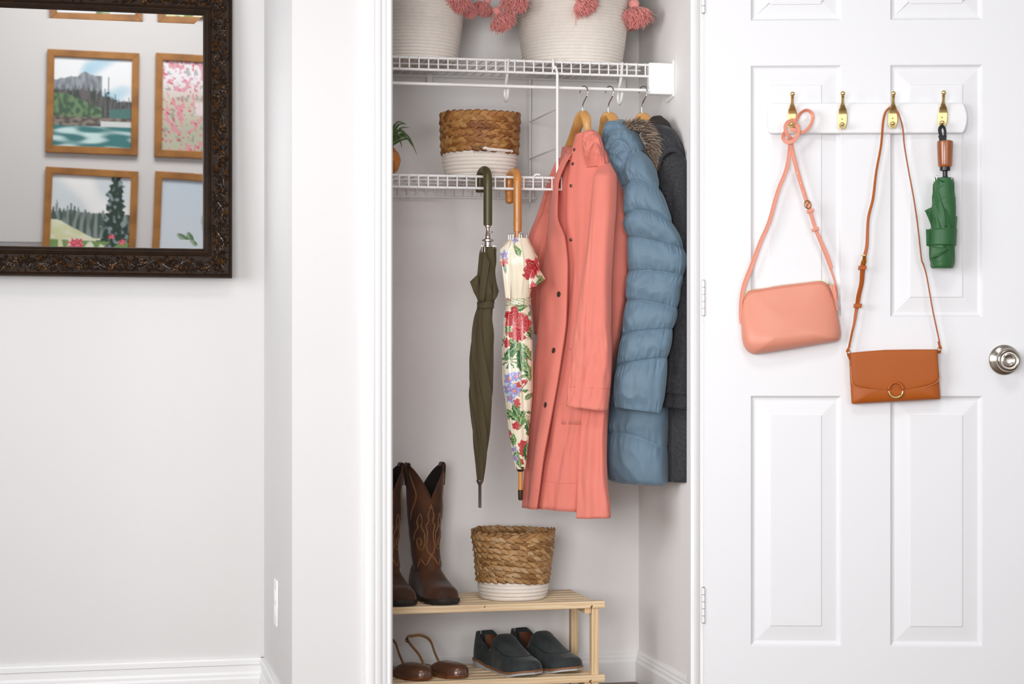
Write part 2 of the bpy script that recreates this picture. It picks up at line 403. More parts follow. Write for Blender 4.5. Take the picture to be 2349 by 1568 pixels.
# ================================================================== wire shelving
m_wire = pm('white_coated_wire', (.88, .87, .86), .3, spec=.5)
ZS = 1.752; YF = 5.06; YR = 5.385      # top shelf surface, front, back
XS0, XS1 = XCL+.012, 1.505
ZM = 1.4375; XM1 = 1.262
RW, RR = .0021, .0036
def wire_shelf(name, label, z, x0, x1, xw1, back_lip):
    t = thing(name, label, 'shelf', ((x0+x1)/2, (YF+YR)/2, z-.035))
    def rail(nm, y, zz_, r=RR):
        b = MB(); b.tube([(x0, y, zz_), (x1, y, zz_)], r, 10); b.build(nm, m_wire, t)
    rail('front_rail', YF, z-.002); rail('lip_rail', YF-.003, z-.0335)
    rail('back_rail', YR, z-.004)
    rail('middle_rail', (YF+YR)/2+.04, z-.006, .0028); rail('middle_rail', (YF+YR)/2-.08, z-.006, .0028)
    if back_lip: rail('back_lip_rail', YR+.002, z-.0345, .003)
    x = xw1; 
    while x > x0+.004:
        pts = [(x, YR, z)] + [(x, YF+.012, z)] + [(x, YF-.0035, z), (x, YF-.0062, z-.004), (x, YF-.0066, z-.0335)]
        if back_lip: pts = [(x, YR+.003, z-.0345), (x, YR+.003, z-.004)] + pts
        b = MB(); b.tube(pts, RW, 6, up=(1, 0, 0)); b.build('cross_wire', m_wire, t)
        x -= .0262
    return t
ts = wire_shelf('wire_shelf', 'long white wire shelf at the top of the closet under the tassel baskets', ZS, XS0, XS1, XS1-.012, False)
tm = wire_shelf('wire_shelf', 'shorter white wire shelf halfway up holding the plant and woven basket', ZM, XS0, XM1, XM1-.006, True)
# rod and its end bracket
ROD_Z = float(PY(1200, 199, YF)[2]); ROD_Y = YF
b = MB(); b.tube([(XS0, ROD_Y, ROD_Z), (XS1+.01, ROD_Y, ROD_Z)], .0046, 14)
t = thing('hanging_rod', 'thin white hanging rod under the top wire shelf', 'rod', (1.0, ROD_Y, ROD_Z)); b.build('rod', m_wire, t)
def jhook(u):
    x = float(PY(u, 199, YF+.02)[0]); t = thing('rod_support', None, 'hook', (x, YF, ROD_Z-.03))
    pts = spline([(x, YF+.006, ZS-.002), (x, YF+.008, ZS-.03), (x, YF+.022, ZS-.052), (x, YF+.040, ROD_Z-.000), (x, YF+.043, ROD_Z-.022), (x, YF+.030, ROD_Z-.036), (x, YF+.012, ROD_Z-.028), (x, YF+.001, ROD_Z-.0075)], 36)
    b = MB(); b.tube(pts, .0043, 10, up=(1, 0, 0)); b.build('hook_wire', m_wire, t)
    b = MB(); b.tube([(x, YF+.008, ZS-.034), (x, YF-.004, ZS+.0025), (x, YF-.0085, ZS-.003)], .0026, 8, up=(1, 0, 0)); b.build('clip', m_wire, t)
    return t
tag(jhook(1162), 'white wire J-shaped rod support between the woven basket and the shelf ladder')
tag(jhook(1423), 'white wire J-shaped rod support between the blue and grey coat hangers')
# end bracket on the side wall
t = thing('shelf_bracket', 'white plastic shelf end bracket fixed to the closet side wall', 'bracket', (XCR, YF+.05, ROD_Z-.02))
za, zb = PX(1545, 232, XCR)[2], PX(1545, 139, XCR)[2]
b = MB(); b.prism([(XCR-.006, YF-.012, za+.012), (XCR-.006, YF+.05, za), (XCR-.006, YF+.06, zb-.05), (XCR-.006, YR, ZS-.02), (XCR-.006, YR, ZS+.004), (XCR-.006, YF-.012, zb)], (.006, 0, 0)); b.build('wall_plate', m_wire, t, bevel=.002)
b = MB(); b.box((XS1-.002, YF-.010, ROD_Z-.011), (XCR-.005, YF+.012, ZS+.004)); b.build('end_cup', m_plast, t, bevel=.003)
# wall clips of the top shelf
for u, nm in ((985, 'white clip holding the top shelf rail, above the plant and basket'), (1429, 'white clip holding the top shelf rail, above the coats')):
    p = PY(u, 190, YR); b = MB(); b.box((p[0]-.008, YR-.006, ZS-.026), (p[0]+.008, YB, ZS+.001)); b.box((p[0]-.005, YR-.008, ZS-.030), (p[0]+.005, YR+.004, ZS-.022))
    tag(b.build('wall_clip', m_wire, None, bevel=.002, smooth=False), nm, 'clip', 'clips of the top shelf')
# ladder-like support
xF = float(PY(1278, 300, YF-.008)[0]); t = thing('shelf_ladder', 'white wire ladder joining the top shelf to the middle shelf', 'shelf support', (xF, YF, ZM))
b = MB(); b.tube([(xF, YF-.010, ZM-.004), (xF, YF-.010, ZS-.030)], .0040, 10, up=(1, 0, 0))
b.tube(spline([(xF, YF-.010, ZS-.033), (xF-.006, YF-.012, ZS-.016), (xF-.010, YF-.012, ZS-.022), (xF-.012, YF-.010, ZS+.002), (xF-.008, YF+.006, ZS+.006), (xF-.003, YF+.016, ZS+.001)], 24), .0034, 8); b.build('front_post', m_wire, t)
b = MB(); b.tube([(xF, YR-.006, ZM-.045), (xF, YR-.006, ZS-.004)], .0036, 10, up=(1, 0, 0)); b.build('back_post', m_wire, t)
for z in (float(PY(1278, 250, YF)[2]), float(PY(1278, 340, YF)[2])):
    b = MB(); b.tube([(xF, YF-.010, z), (xF, YR-.006, z)], .0026, 8, up=(1, 0, 0)); b.build('rung', m_wire, t)
p = PY(1232, 400, YF); b = MB(); b.tube(spline([(p[0]-.008, YF+.01, ZM-.008), (p[0]-.009, YF-.004, ZM+.001), (p[0]-.004, YF-.006, ZM+.006), (p[0]+.006, YF-.006, ZM+.0055)], 14), .0028, 8)
tag(b.build('shelf_clip', m_wire, None), 'small white clip hooked over the middle shelf rail', 'clip')

# ================================================================== rope and seagrass baskets
m_rope = pm('cotton_rope', '#ebe3da', .9, bump=(420, .55, .0012), var=(60, .25, '#d8cdc2'), sheen=.15)
m_rope2 = pm('white_cotton_rope', '#efe6dc', .9, bump=(420, .5, .0012), var=(60, .2, '#ddd5cd'), sheen=.15)
m_yarn = pm('coral_yarn', '#f59c95', .95, var=(140, .5, '#fbc0ba'), sheen=.3)
def coil_profile(r0, r1, h, pitch, bulge=0, amp=None, steps=6):
    n = max(1, round(h/pitch)); pr = []; amp = amp or pitch*.30
    for i in range(n*steps+1):
        t = i/(n*steps); z = h*t; r = r0+(r1-r0)*t+bulge*sin(pi*t)
        pr.append((r+amp*(abs(sin(pi*n*t))**.6)-amp, z))
    return pr
def tassel(c, dirv, L, R, parent, seed=0):
    """a bound head and a bushy skirt of strands pointing along dirv"""
    r = random.Random(seed); c = np.array(c, float); d = np.array(dirv, float); d /= np.linalg.norm(d)
    a = np.cross(d, (0.2, 1, .1)); a /= np.linalg.norm(a); e = np.cross(d, a)
    t = bpy.data.objects.new('tassel', None); COL.objects.link(t); t.parent = parent; t.location = tuple(c-wloc(parent))
    b = MB(); b.lathe([(.001, -.004), (R*.30, 0), (R*.36, L*.10), (R*.30, L*.2), (R*.26, L*.24), (R*.30, L*.28), (.001, L*.34)], c, 18, d); b.build('tassel_head', m_yarn, t)
    b = MB()
    for k in range(560):
        an = r.uniform(0, 2*pi); sp = r.random()**.6; rr = R*sp*1.15
        o = (a*cos(an)+e*sin(an)); tip = c+d*(L*(.24+.76*(1-.38*sp*sp)*r.uniform(.82, 1)))+o*rr*r.uniform(.8, 1.05)
        s0 = c+d*L*.22+o*R*.22*sp; m1 = s0*.55+tip*.45+o*rr*.28
        w_ = a*r.uniform(-.3, .3)
        tip = tip+(a*r.gauss(0, 1)+e*r.gauss(0, 1))*R*.16-d*abs(r.gauss(0, 1))*R*.12; pts = spline([s0, m1+w_*R*.3+e*r.uniform(-.1, .1)*R, tip], 5); b.tube(pts, [.0010, .0010, .0009, .0009, .0008, .0006], 4, caps=False)
    b.build('skirt', m_yarn, t, angle=180, recalc=False)
def rope_basket(name, label, u, yc, rb, rt, h, pitch, z0):
    x = float(PY(u, 100, yc)[0]); t = thing(name, label, 'basket', (x, yc, z0), 'cream rope baskets with coral tassels')
    b = MB(); pr = coil_profile(rb, rt, h, pitch, .006)
    pr = [(.001, .001), (rb*.9, .001)] + pr + [(rt-.007, h)] + [(rb-.006, .01), (.001, .01)]
    b.lathe(pr, (x, yc, z0), 120, rf=lambda a, i: 1+.004*sin(3*a+i*.05)); b.build('rope_body', m_rope, t)
    return t, x
bk1, bx1 = rope_basket('rope_basket', 'cream coiled rope basket cut off by the left door jamb, one coral tassel in front', 941, 5.225, .128, .158, .30, .0090, ZS+.004)
bk2, bx2 = rope_basket('rope_basket', 'large cream coiled rope basket with coral tassels on the right of the top shelf', 1313, 5.225, .138, .165, .30, .0090, ZS+.004)
def tas(u, v, Y, dirv, L, R, par, sd):
    # (u, v) is where the middle of the tassel shows
    c = PY(u, v, Y)-np.array(dirv)/np.linalg.norm(dirv)*L*.5; tassel(c, dirv, L, R, par, sd)
tas(1048, 5, 5.12, (-.15, -.15, -1), .068, .038, bk1, 1)
tas(1078, 20, 5.18, (.1, -.1, -1), .062, .020, bk1, 2)
tas(1110, 18, 5.19, (-.4, -.1, -.8), .058, .028, bk1, 3)
tas(1152, 46, 5.14, (.45, -.1, -.9), .075, .036, bk2, 4)
tas(1180, 5, 5.09, (-.1, -.3, -1), .072, .036, bk2, 5)
tas(1342, 6, 5.05, (.55, -.35, -.55), .080, .040, bk2, 6)
tas(1458, 36, 5.14, (.1, -.2, -1), .085, .044, bk2, 7)
tas(1448, 50, 5.27, (.1, .1, -1), .06, .022, bk2, 8)

m_sg = pm('seagrass', '#a9773f', .58, vcol='Col', var=(60, .45, '#6e4220'), bump=(220, .5, .0012))
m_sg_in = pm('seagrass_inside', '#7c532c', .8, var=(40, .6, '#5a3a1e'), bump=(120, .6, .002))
m_sg2 = pm('seagrass_pale', '#b08a5c', .62, vcol='Col', var=(60, .4, '#7c5730'), bump=(220, .5, .0012))
m_thread = pm('dark_thread', '#4a3a2c', .8)
PAL1 = ['#a9713a', '#b98248', '#96602c', '#c09055', '#85521f', '#ad7a3c']; PAL2 = ['#b58a58', '#c79d6c', '#a67a48', '#8f6436', '#bd9260', '#c8a67c']
def pad(b, c, tdir, ndir, zdir, L, Wd, th, ang, cl):
    """one leaf-shaped strand of the braid"""
    a = tdir*cos(ang)+zdir*sin(ang); w_ = -tdir*sin(ang)+zdir*cos(ang); rows = []
    for i, s in enumerate((-1, -.7, -.25, .25, .7, 1)):
        ww = Wd*max(0, 1-abs(s)**2.2)**.62+.0002; up_ = th*(.75-.35*s*s)+th*.55*s
        rows.append([c+a*L*s-w_*ww, c+a*L*s-w_*ww*.55+ndir*up_*.8, c+a*L*s+ndir*up_, c+a*L*s+w_*ww*.55+ndir*up_*.75, c+a*L*s+w_*ww, c+a*L*s-ndir*th*.3])
    b.grid(rows, closeu=True, colr=np.tile(np.array(cl), (6, 6, 1)))
def grass_basket(label, u, v, yc, z0, rb, rmid, rt, hr, hh, nrows, mg, mi, wob, ropepitch=.0105):
    x = float(PY(u, v, yc)[0]); c = np.array([x, yc, z0]); pal = [lin(h) for h in (PAL1 if nrows == 5 else PAL2)]; t = thing('seagrass_basket', label, 'basket', c, 'seagrass and rope baskets'); r = random.Random(nrows)
    # inner wall
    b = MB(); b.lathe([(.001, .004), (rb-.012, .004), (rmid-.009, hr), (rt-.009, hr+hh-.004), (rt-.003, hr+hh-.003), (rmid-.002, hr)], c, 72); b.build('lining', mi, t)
    b = MB(); pr = [(.001, .001), (rb-.012, .001)]+coil_profile(rb, rmid, hr, ropepitch, .004); b.lathe(pr, c, 96, rf=lambda a, i: 1+.004*sin(2*a+1)+.003*sin(5*a)); b.build('rope_base', m_rope2, t)
    # braided rows
    rh = hh/nrows
    for k in range(nrows):
        z = hr+rh*(k+.5); rr = rmid+(rt-rmid)*(k+.5)/nrows; n = int(2*pi*rr/.0225); b = MB(); ph = r.random()
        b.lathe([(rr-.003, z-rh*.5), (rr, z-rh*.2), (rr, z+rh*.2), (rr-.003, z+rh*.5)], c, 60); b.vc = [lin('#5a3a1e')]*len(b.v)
        for i in range(n):
            an = 2*pi*(i+ph)/n; zz_ = z+wob*(sin(2*an+k*.35)+.6*sin(3*an+1.3+k*.2))*.0018+wob*.001*nz(an*2, k*.7)
            rr2 = rr*(1+.006*wob*sin(3*an+k*.6))
            for s in (1, -1):
                a2 = an+(0 if s > 0 else pi/n)
                nd = np.array([cos(a2), sin(a2), 0]); td = np.array([-sin(a2), cos(a2), 0])
                pad(b, c+nd*(rr2+.0012)+UP*(zz_+s*rh*.22), td, nd, UP, .0195*r.uniform(.9, 1.12), rh*.47*r.uniform(.9, 1.1), .0027*r.uniform(.7, 1.4), s*.42*r.uniform(.7, 1.25), r.choice(pal))
        if k >= nrows-3 and nrows > 5:
            for i in range(n):
                for s in (1, -1):
                    a2 = 2*pi*(i+(.5 if s < 0 else 0))/n; nd = -np.array([cos(a2), sin(a2), 0]); td = np.array([-sin(a2), cos(a2), 0])
                    pad(b, c-nd*(rr-.0085)+UP*(z+s*rh*.22), td, nd, UP, .0175, rh*.42, .0034*r.uniform(.7, 1.4), s*.42, r.choice(pal))
        b.build('braid', mg, t, angle=180, recalc=False)
    return t, x, c
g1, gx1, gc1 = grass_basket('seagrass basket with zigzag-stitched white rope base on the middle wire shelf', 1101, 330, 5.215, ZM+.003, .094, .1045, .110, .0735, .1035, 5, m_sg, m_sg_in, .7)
# rope end and zigzag stitch on the front
def on_g1(u, v): # point on the basket side facing the camera
    for k in range(60):
        Y = 5.10+k*.002; p = PY(u, v, Y); rr = math.hypot(p[0]-gx1, Y-5.215)
        if rr < .1065: return PY(u, v, Y-.003)
    return p
b = MB(); b.tube([on_g1(u, v) for u, v in [(1108, 341), (1113, 338.5), (1120, 342), (1135, 343), (1155, 345), (1175, 347)]], [.0035, .0046, .0046, .0046, .0044, .004], 10); b.build('rope_end', m_rope2, g1)
b = MB(); zzp = []
for i in range(17): zzp.append(on_g1(1085+i*3.3, 346+(4 if i % 2 else 0)))
b.tube([p+np.array([0, -.002, 0]) for p in zzp], .0005, 5); b.build('zigzag_stitch', m_thread, g1)

# ================================================================== air plant in a faceted copper pot
m_copper = pm('brushed_copper', '#d6924f', .38, metal=.75)
m_leaf = pm('air_plant_leaf', '#4c6a38', .55, var=(30, .5, '#7d9460'))
pcn = PY(893, 360, 5.15); px_, pz = float(pcn[0])-.002, ZM+.002
t = thing('potted_air_plant', 'spiky green air plant in a faceted copper pot on the middle shelf', 'plant', (px_, 5.15, pz))
b = MB(); R0 = .0335; rows = []
spec = [(.012, 0, 0), (.027, .018, .5), (.0345, .042, 0), (.028, .064, .5), (.015, .078, 0)]
for rr, h, off in spec: rows.append([np.array([px_+rr*cos(2*pi*(k+off)/7+.5), 5.15+rr*sin(2*pi*(k+off)/7+.5), pz+h]) for k in range(7)])
V = [p for r_ in rows for p in r_]; Fc = []
for i in range(4):
    o = spec[i][2]
    for k in range(7):
        a0, a1 = i*7+k, i*7+(k+1) % 7; b0, b1 = (i+1)*7+k, (i+1)*7+(k+1) % 7
        if o == 0: Fc += [(a0, a1, b0), (a1, b1, b0)]
        else: Fc += [(a0, b1, b0), (a0, a1, b1)]
b.add(V, Fc); b.f.append(tuple(range(7))[::-1]); b.mi.append(0); b.build('pot', m_copper, t, smooth=False)
r = random.Random(5); b = MB()
def leaf_blade(mb, base, mid, tip, w0):
    pts = spline([base, mid, tip], 9); n = len(pts); rows = []
    for i, p in enumerate(pts):
        tt = pts[min(i+1, n-1)]-pts[max(i-1, 0)]; tt /= np.linalg.norm(tt)+1e-9; s = np.cross(tt, (0.1, -1, .1)); s /= np.linalg.norm(s)+1e-9
        ww = w0*(1-(i/(n-1))**1.6)+.0002; nn = np.cross(tt, s)
        rows.append([p-s*ww, p+nn*ww*.45, p+s*ww, p-nn*ww*.25])
    mb.grid(rows, closeu=True)
for k, (u, v, um, vm) in enumerate([(933, 285, 912, 288), (940, 292, 915, 297), (930, 305, 912, 303), (941, 322, 922, 305), (948, 338, 925, 312), (957, 356, 934, 318), (955, 350, 930, 308), (925, 318, 905, 308), (936, 311, 915, 298), (898, 279, 893, 290), (905, 283, 901, 294), (922, 340, 915, 322), (880, 285, 884, 296), (870, 300, 878, 300), (866, 325, 876, 308), (868, 345, 874, 318), (929, 283, 908, 283), (915, 300, 902, 300)]):
    y = 5.15+r.uniform(-.05, .04); b0 = np.array([px_+r.uniform(-.006, .008), 5.15+r.uniform(-.006, .006), pz+.076])
    bl = MB(); leaf_blade(bl, b0, PY(um, vm, (y+5.15)/2), PY(u, v, y), r.uniform(.0028, .0042)); bl.build('leaf', m_leaf, t, angle=180)
# ================================================================== slatted pine shoe rack
m_pine = pm('pine', '#ecd6b4', .5, wood=dict(dir='Z', scale=12, dist=7, ds=1.5, c2='#d6ab76', amt=.6), stretch=(.25, 2.6, 2.6), var=(9, .25, '#e2bf90'))
m_pinev = pm('pine_upright', '#e8cfa8', .5, wood=dict(dir='X', scale=12, dist=7, ds=1.5, c2='#cf9f68', amt=.6), stretch=(2.6, 2.6, .25), var=(9, .3, '#dbb07c'))
m_knot = pm('pine_knot', '#6b4320', .6)
ZRK = float(PY(1388, 1377, 5.075)[2])      # top surface of the front slat
YRF, YRB = 5.07, 5.335
XR0, XR1 = .63, float(PY(1388, 1385, 5.07)[0])
t = thing('shoe_rack', 'pine shoe rack of narrow slats holding boots, basket and shoes', 'shoe rack', ((XR0+XR1)/2, 5.2, 0))
rk = random.Random(3)
def slat(y0, y1, z1, h, x1, x0=XR0):
    b = MB(); b.box((x0, y0, z1-h), (x1, y1, z1)); o = b.build('slat', m_pine, t, bevel=.0012, smooth=False); return o
SL2 = ZRK-(1.0*0+ .222)
z2 = float(PY(1385, 1547, 5.07)[2])
for z in (ZRK, z2):
    b = MB(); b.box((XR0, YRF, z-.019), (XR1, YRF+.030, z)); b.build('slat', m_pine, t, bevel=.0014, smooth=False)
    for k, y in enumerate((5.113, 5.158, 5.203, 5.248, 5.296)): slat(y, y+(.030 if k < 4 else .036), z-.001, .014, XR1-.028-.001*k)
    for xe in (XR1-.056, XR0+.04):
        b = MB(); b.box((xe, YRF+.006, z-.034), (xe+.018, YRB-.004, z-.0155)); b.build('end_rail', m_pinev, t, bevel=.001, smooth=False)
zlow = .045
for y in (YRF+.006, YRB-.030):
    for xe in (XR1-.036, XR0+.02):
        b = MB(); b.box((xe, y, z2), (xe+.020, y+.026, ZRK-.0192)); b.build('upright', m_pinev, t, bevel=.0012, smooth=False)
        b = MB(); b.box((xe, y, 0), (xe+.020, y+.026, z2-.0192)); b.build('upright', m_pinev, t, bevel=.0012, smooth=False)
for (u, z, s) in ((1357, ZRK, 1), (1354, z2, 1), (1112, ZRK, .6)):
    p = PY(u, HZ-(z-.009-1)*4400/5.2, YRF-.0002); b = MB(); pts = [p+np.array([.0028*cos(a)*s, 0, .0045*sin(a)*s])+np.array([.002*sin(a), 0, 0]) for a in [2*pi*k/12 for k in range(12)]]
    b.prism(pts, (0, .0003, 0)); b.build('knot', m_knot, t, smooth=False)
ZRS = ZRK-.0005
# lower basket
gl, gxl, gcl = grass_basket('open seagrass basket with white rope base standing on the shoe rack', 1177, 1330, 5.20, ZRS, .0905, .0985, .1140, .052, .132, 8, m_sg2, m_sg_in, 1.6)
b = MB(); lp = PY(1092, 1222, 5.19); b.tube(spline([lp+np.array([-.006, .0, -.012]), lp+np.array([-.004, 0, .004]), lp+np.array([.006, 0, .002]), lp+np.array([.012, .004, -.010])], 12), [.006]*13, 8, flat=(1, .6)); b.build('rim_end', m_sg_in, gl)

# ================================================================== western boots
m_boot = pm('brown_nubuck', '#5a3216', .8, var=(10, .9, '#27150a'), bump=(90, .25, .002), sheen=.2)
m_bootdk = pm('boot_lining', '#140e0a', .8)
m_sole = pm('dark_sole', '#231c18', .6, var=(60, .4, '#3a2f28'))
m_stitch = pm('tan_stitching', '#9a7048', .7)
def boot(label, du, group):
    """built from rings: shaft rings are horizontal, foot rings turn forward. local frame: heel-toe axis fx (towards the viewer and right)"""
    # shaft centre at the boot's own ground point
    ang = rad(-82)        # toe direction in plan
    fx = np.array([cos(ang), sin(ang), 0]); sx_ = np.array([-fx[1], fx[0], 0])   # forward, and sideways (to the viewer's right-back)
    o = np.array([PY(976+du, 1372, 5.27)[0], 5.262, ZRS])
    t = thing('western_boot', label, 'boot', o, group)
    K = 1/845.
    # rings: (z, centre forward, half length forward, half width sideways)
    rings = [(.012, .030, .060, .038), (.028, .035, .074, .043), (.05, .030, .082, .043), (.075, .012, .060, .034), (.10, .006, .054, .0365), (.13, -.006, .050, .038), (.17, -.010, .048, .041), (.22, -.012, .054, .046), (.28, -.012, .058, .049), (.33, -.012, .061, .051), (.372, -.012, .062, .052)]
    n = 56; rows = []; H = 30
    def ringpt(z, a, extra=0):
        cf, hl, hw = interp(rings, z); ca, sa = cos(a), sin(a)
        ex = 1
        return o+fx*(cf+(hl+extra)*ca)+sx_*((hw+extra)*sa)+UP*z
    def top(a): # scalloped top: dips front and back (a=0, pi), ears at the sides
        s = abs(sin(a)); return .372-.092*(1-s)**1.15 - .004
    for i in range(H+1):
        row = []
        for k in range(n):
            a = 2*pi*k/n; z = .075+(top(a)-.075)*i/H
            wr = .0022*nz(z*26, a*1.2, du)*(1 if z < .2 else .5)
            row.append(ringpt(z, a, wr))
        rows.append(row)
    b = MB(); b.grid(rows, closeu=True); b.build('shaft', m_boot, t, solid=.003, angle=180)
    b = MB(); rows2 = [[ringpt(.12+(top(2*pi*k/n)-.002-.12)*i/12, 2*pi*k/n, -.0035) for k in range(n)] for i in range(13)]; b.grid(rows2, closeu=True); b.build('lining', m_bootdk, t, angle=180)
    # foot: lengthwise sections from heel to toe
    secs = [(-.070, .018, .030, .030), (-.062, .030, .075, .034), (-.045, .036, .100, .036), (-.015, .038, .115, .036), (.02, .038, .112, .036), (.05, .040, .094, .037), (.08, .043, .074, .040), (.11, .046, .060, .042), (.14, .044, .053, .040), (.165, .040, .050, .033), (.182, .032, .044, .022), (.192, .020, .034, .01), (.196, .006, .026, .010)]
    # sec: forward, half width, top height, -
    b = MB(); rows = []
    for i in range(37):
        f = -.070+(.196+.070)*i/36; hw, tp, _ = interp(secs, f); z0 = .022 if f < -.01 else .022-.010*sstep(-.01, .05, f)
        row = []
        for k in range(24):
            a = pi*k/23; ww = hw*abs(cos(a))**.75*(1 if cos(a) > 0 else -1); zz_ = z0+(tp-z0)*sin(a)**.8
            wr = .0018*nz(f*30, a*2, du+3)*sin(a)
            row.append(o+fx*f+sx_*ww*(1+.04*sin(a))+UP*(zz_+wr))
        rows.append(row)
    e_ = sum(rows[-1])/24; rows.append([e_+(p-e_)*.3+fx*.001 for p in rows[-1]]); rows.append([e_ for p in rows[-1]])
    b.grid(rows); b.build('foot', m_boot, t, angle=180)
    # sole + heel
    out = []
    for i in range(33):
        f = -.074+(.198+.074)*i/32; hw = interp(secs, min(max(f, -.069), .194))[0]+.0035; out.append((f, hw))
    pl = [o+fx*f+sx_*h+UP*(.012) for f, h in out]+[o+fx*f-sx_*h+UP*(.012) for f, h in out[::-1]]
    b = MB()
    rows = []
    for zoff, sh in ((-.0030, -.002), (-.0015, 0), (.0075, 0), (.009, -.002)):
        row = []
        for f, h in out: row.append(o+fx*f+sx_*max(h+sh, .0005)+UP*((.017 if f < -.01 else .017-.011*sstep(-.01, .05, f))+zoff+.004*sstep(.14, .2, f)))
        for f, h in out[::-1]: row.append(o+fx*f-sx_*max(h+sh, .0005)+UP*((.017 if f < -.01 else .017-.011*sstep(-.01, .05, f))+zoff+.004*sstep(.14, .2, f)))
        rows.append(row)
    b.grid(rows, closeu=True); b.f.append(tuple(range(len(rows[0])))[::-1]); b.f.append(tuple(3*len(rows[0])+k for k in range(len(rows[0])))); b.mi.extend([0, 0]); b.build('sole', m_sole, t)
    for q in range(7):
        f = .085+q*.014; hw = interp(secs, f)[0]; b = MB(); b.obox(o+fx*f-sx_*0+UP*.0022, fx*.004, sx_*hw*.90, UP*.0022); b.build('tread', m_sole, t, smooth=False)
    b = MB(); hl = [(o+fx*(-.040+.033*cos(a)*(1 if cos(a) < 0 else .8))+sx_*.035*sin(a)) for a in [2*pi*k/24 for k in range(24)]]; b.prism(hl, (0, 0, .014)); b.build('heel', m_sole, t, smooth=False)
    # stitching lines on the shaft, given as (angle, height)
    b = MB(); FA = 0
    def st(pts, r=.00075, ex=.0024):
        P = spline([np.array(p, float) for p in pts], 26); b.tube([ringpt(p[1], p[0], ex) for p in P], r, 5)
    for off in (0, 1):
        e = off*.055; h = off*.004
        for s in (1, -1):
            st([(0, .262-h*2), (s*(.10+.0), .244), (s*(.20-e), .230), (s*(.16-e), .218), (s*.12, .212), (s*(.26-e*.3), .206-h), (s*(.30-e), .198), (s*(.20-e*.5), .180), (s*(.26-e), .160), (s*(.34-e), .145), (s*(.22-e), .128), (s*.08, .122+h), (0, .118+h)])
            st([(s*(.62-e), .236-h), (s*(.50), .214), (s*(.60-e), .200), (s*(.46-e), .186), (s*(.34+e*.6), .176), (s*(.42-e*.3), .150), (s*(.58-e), .134+h), (s*(.82-e), .136+h), (s*(.95-e), .152), (s*(.86-e*.4), .166-h), (s*(.66), .168-h), (s*(.58+e), .156), (s*.66, .146), (s*.76, .150)])
            st([(s*(.62+e), .236-h), (s*(.84-e), .212), (s*(.80-e), .196), (s*(1.05-e), .180), (s*(1.2-e), .160)])
            st([(s*1.25, .345), (s*(1.0+e), .318), (s*(.80+e), .288), (s*(.92+e), .262), (s*(1.15+e), .238), (s*(1.28), .215)])
        st([(-1.2, .085), (-.8, .112-off*.006), (-.5, .095), (0, .122-off*.006), (.5, .095), (.8, .112-off*.006), (1.2, .085)])
    b.build('stitching', m_stitch, t, angle=180)
    b = MB(); b.tube([ringpt(top(2*pi*k/96)-.0005, 2*pi*k/96, .0015) for k in range(96)], .0020, 6, closed=True); b.build('top_binding', pm('boot_binding', '#4a2a14', .6), t, angle=180)
    # pull straps on the ears
    for s in (1, -1):
        a = s*pi/2; b = MB(); rows = []
        for j in range(13):
            q = j/12*pi; zt = .362+.011*sin(q); rr = .006*cos(q)
            rows.append([ringpt(min(zt, .372), a-.22+.44*k/4, rr)+UP*max(0, zt-.372) for k in range(5)])
        rows = [[ringpt(.31, a-.2+.4*k/4, .0045) for k in range(5)]]+rows
        b.grid(rows); b.build('pull_strap', m_boot, t, solid=.002, angle=180)
boot('brown western boot with scroll stitching, in full view on the shoe rack', 0, 'pair of brown western boots')
boot('brown western boot half hidden by the door jamb', -95, 'pair of brown western boots')

# ================================================================== suede loafers and slingback flats
m_suede = pm('charcoal_suede', '#222729', .9, var=(30, .6, '#3c4244'), bump=(260, .4, .001), sheen=.25)
m_insole = pm('tan_insole', '#6d3f22', .6)
m_welt = pm('brown_welt', '#8a6042', .6, bump=(600, .5, .001))
m_wsole = pm('pale_sole', '#b8bcbe', .5)
m_blkedge = pm('dark_edge', '#15181b', .6)
def outline(f, L, hw):
    """half width of a shoe sole at f in 0..1 (heel to toe)"""
    k = [(0, .0), (.02, .42), (.07, .70), (.18, .82), (.38, .74), (.55, .86), (.72, 1.0), (.84, .95), (.92, .76), (.97, .48), (1, .0)]
    return hw*interp(k, f)[0]
def shoe_base(u, v, ang, Z):
    p = np.array([PY(u, 1500, v)[0], v, Z]); fx = np.array([cos(ang), sin(ang), 0]); return p, fx, np.array([-fx[1], fx[0], 0])
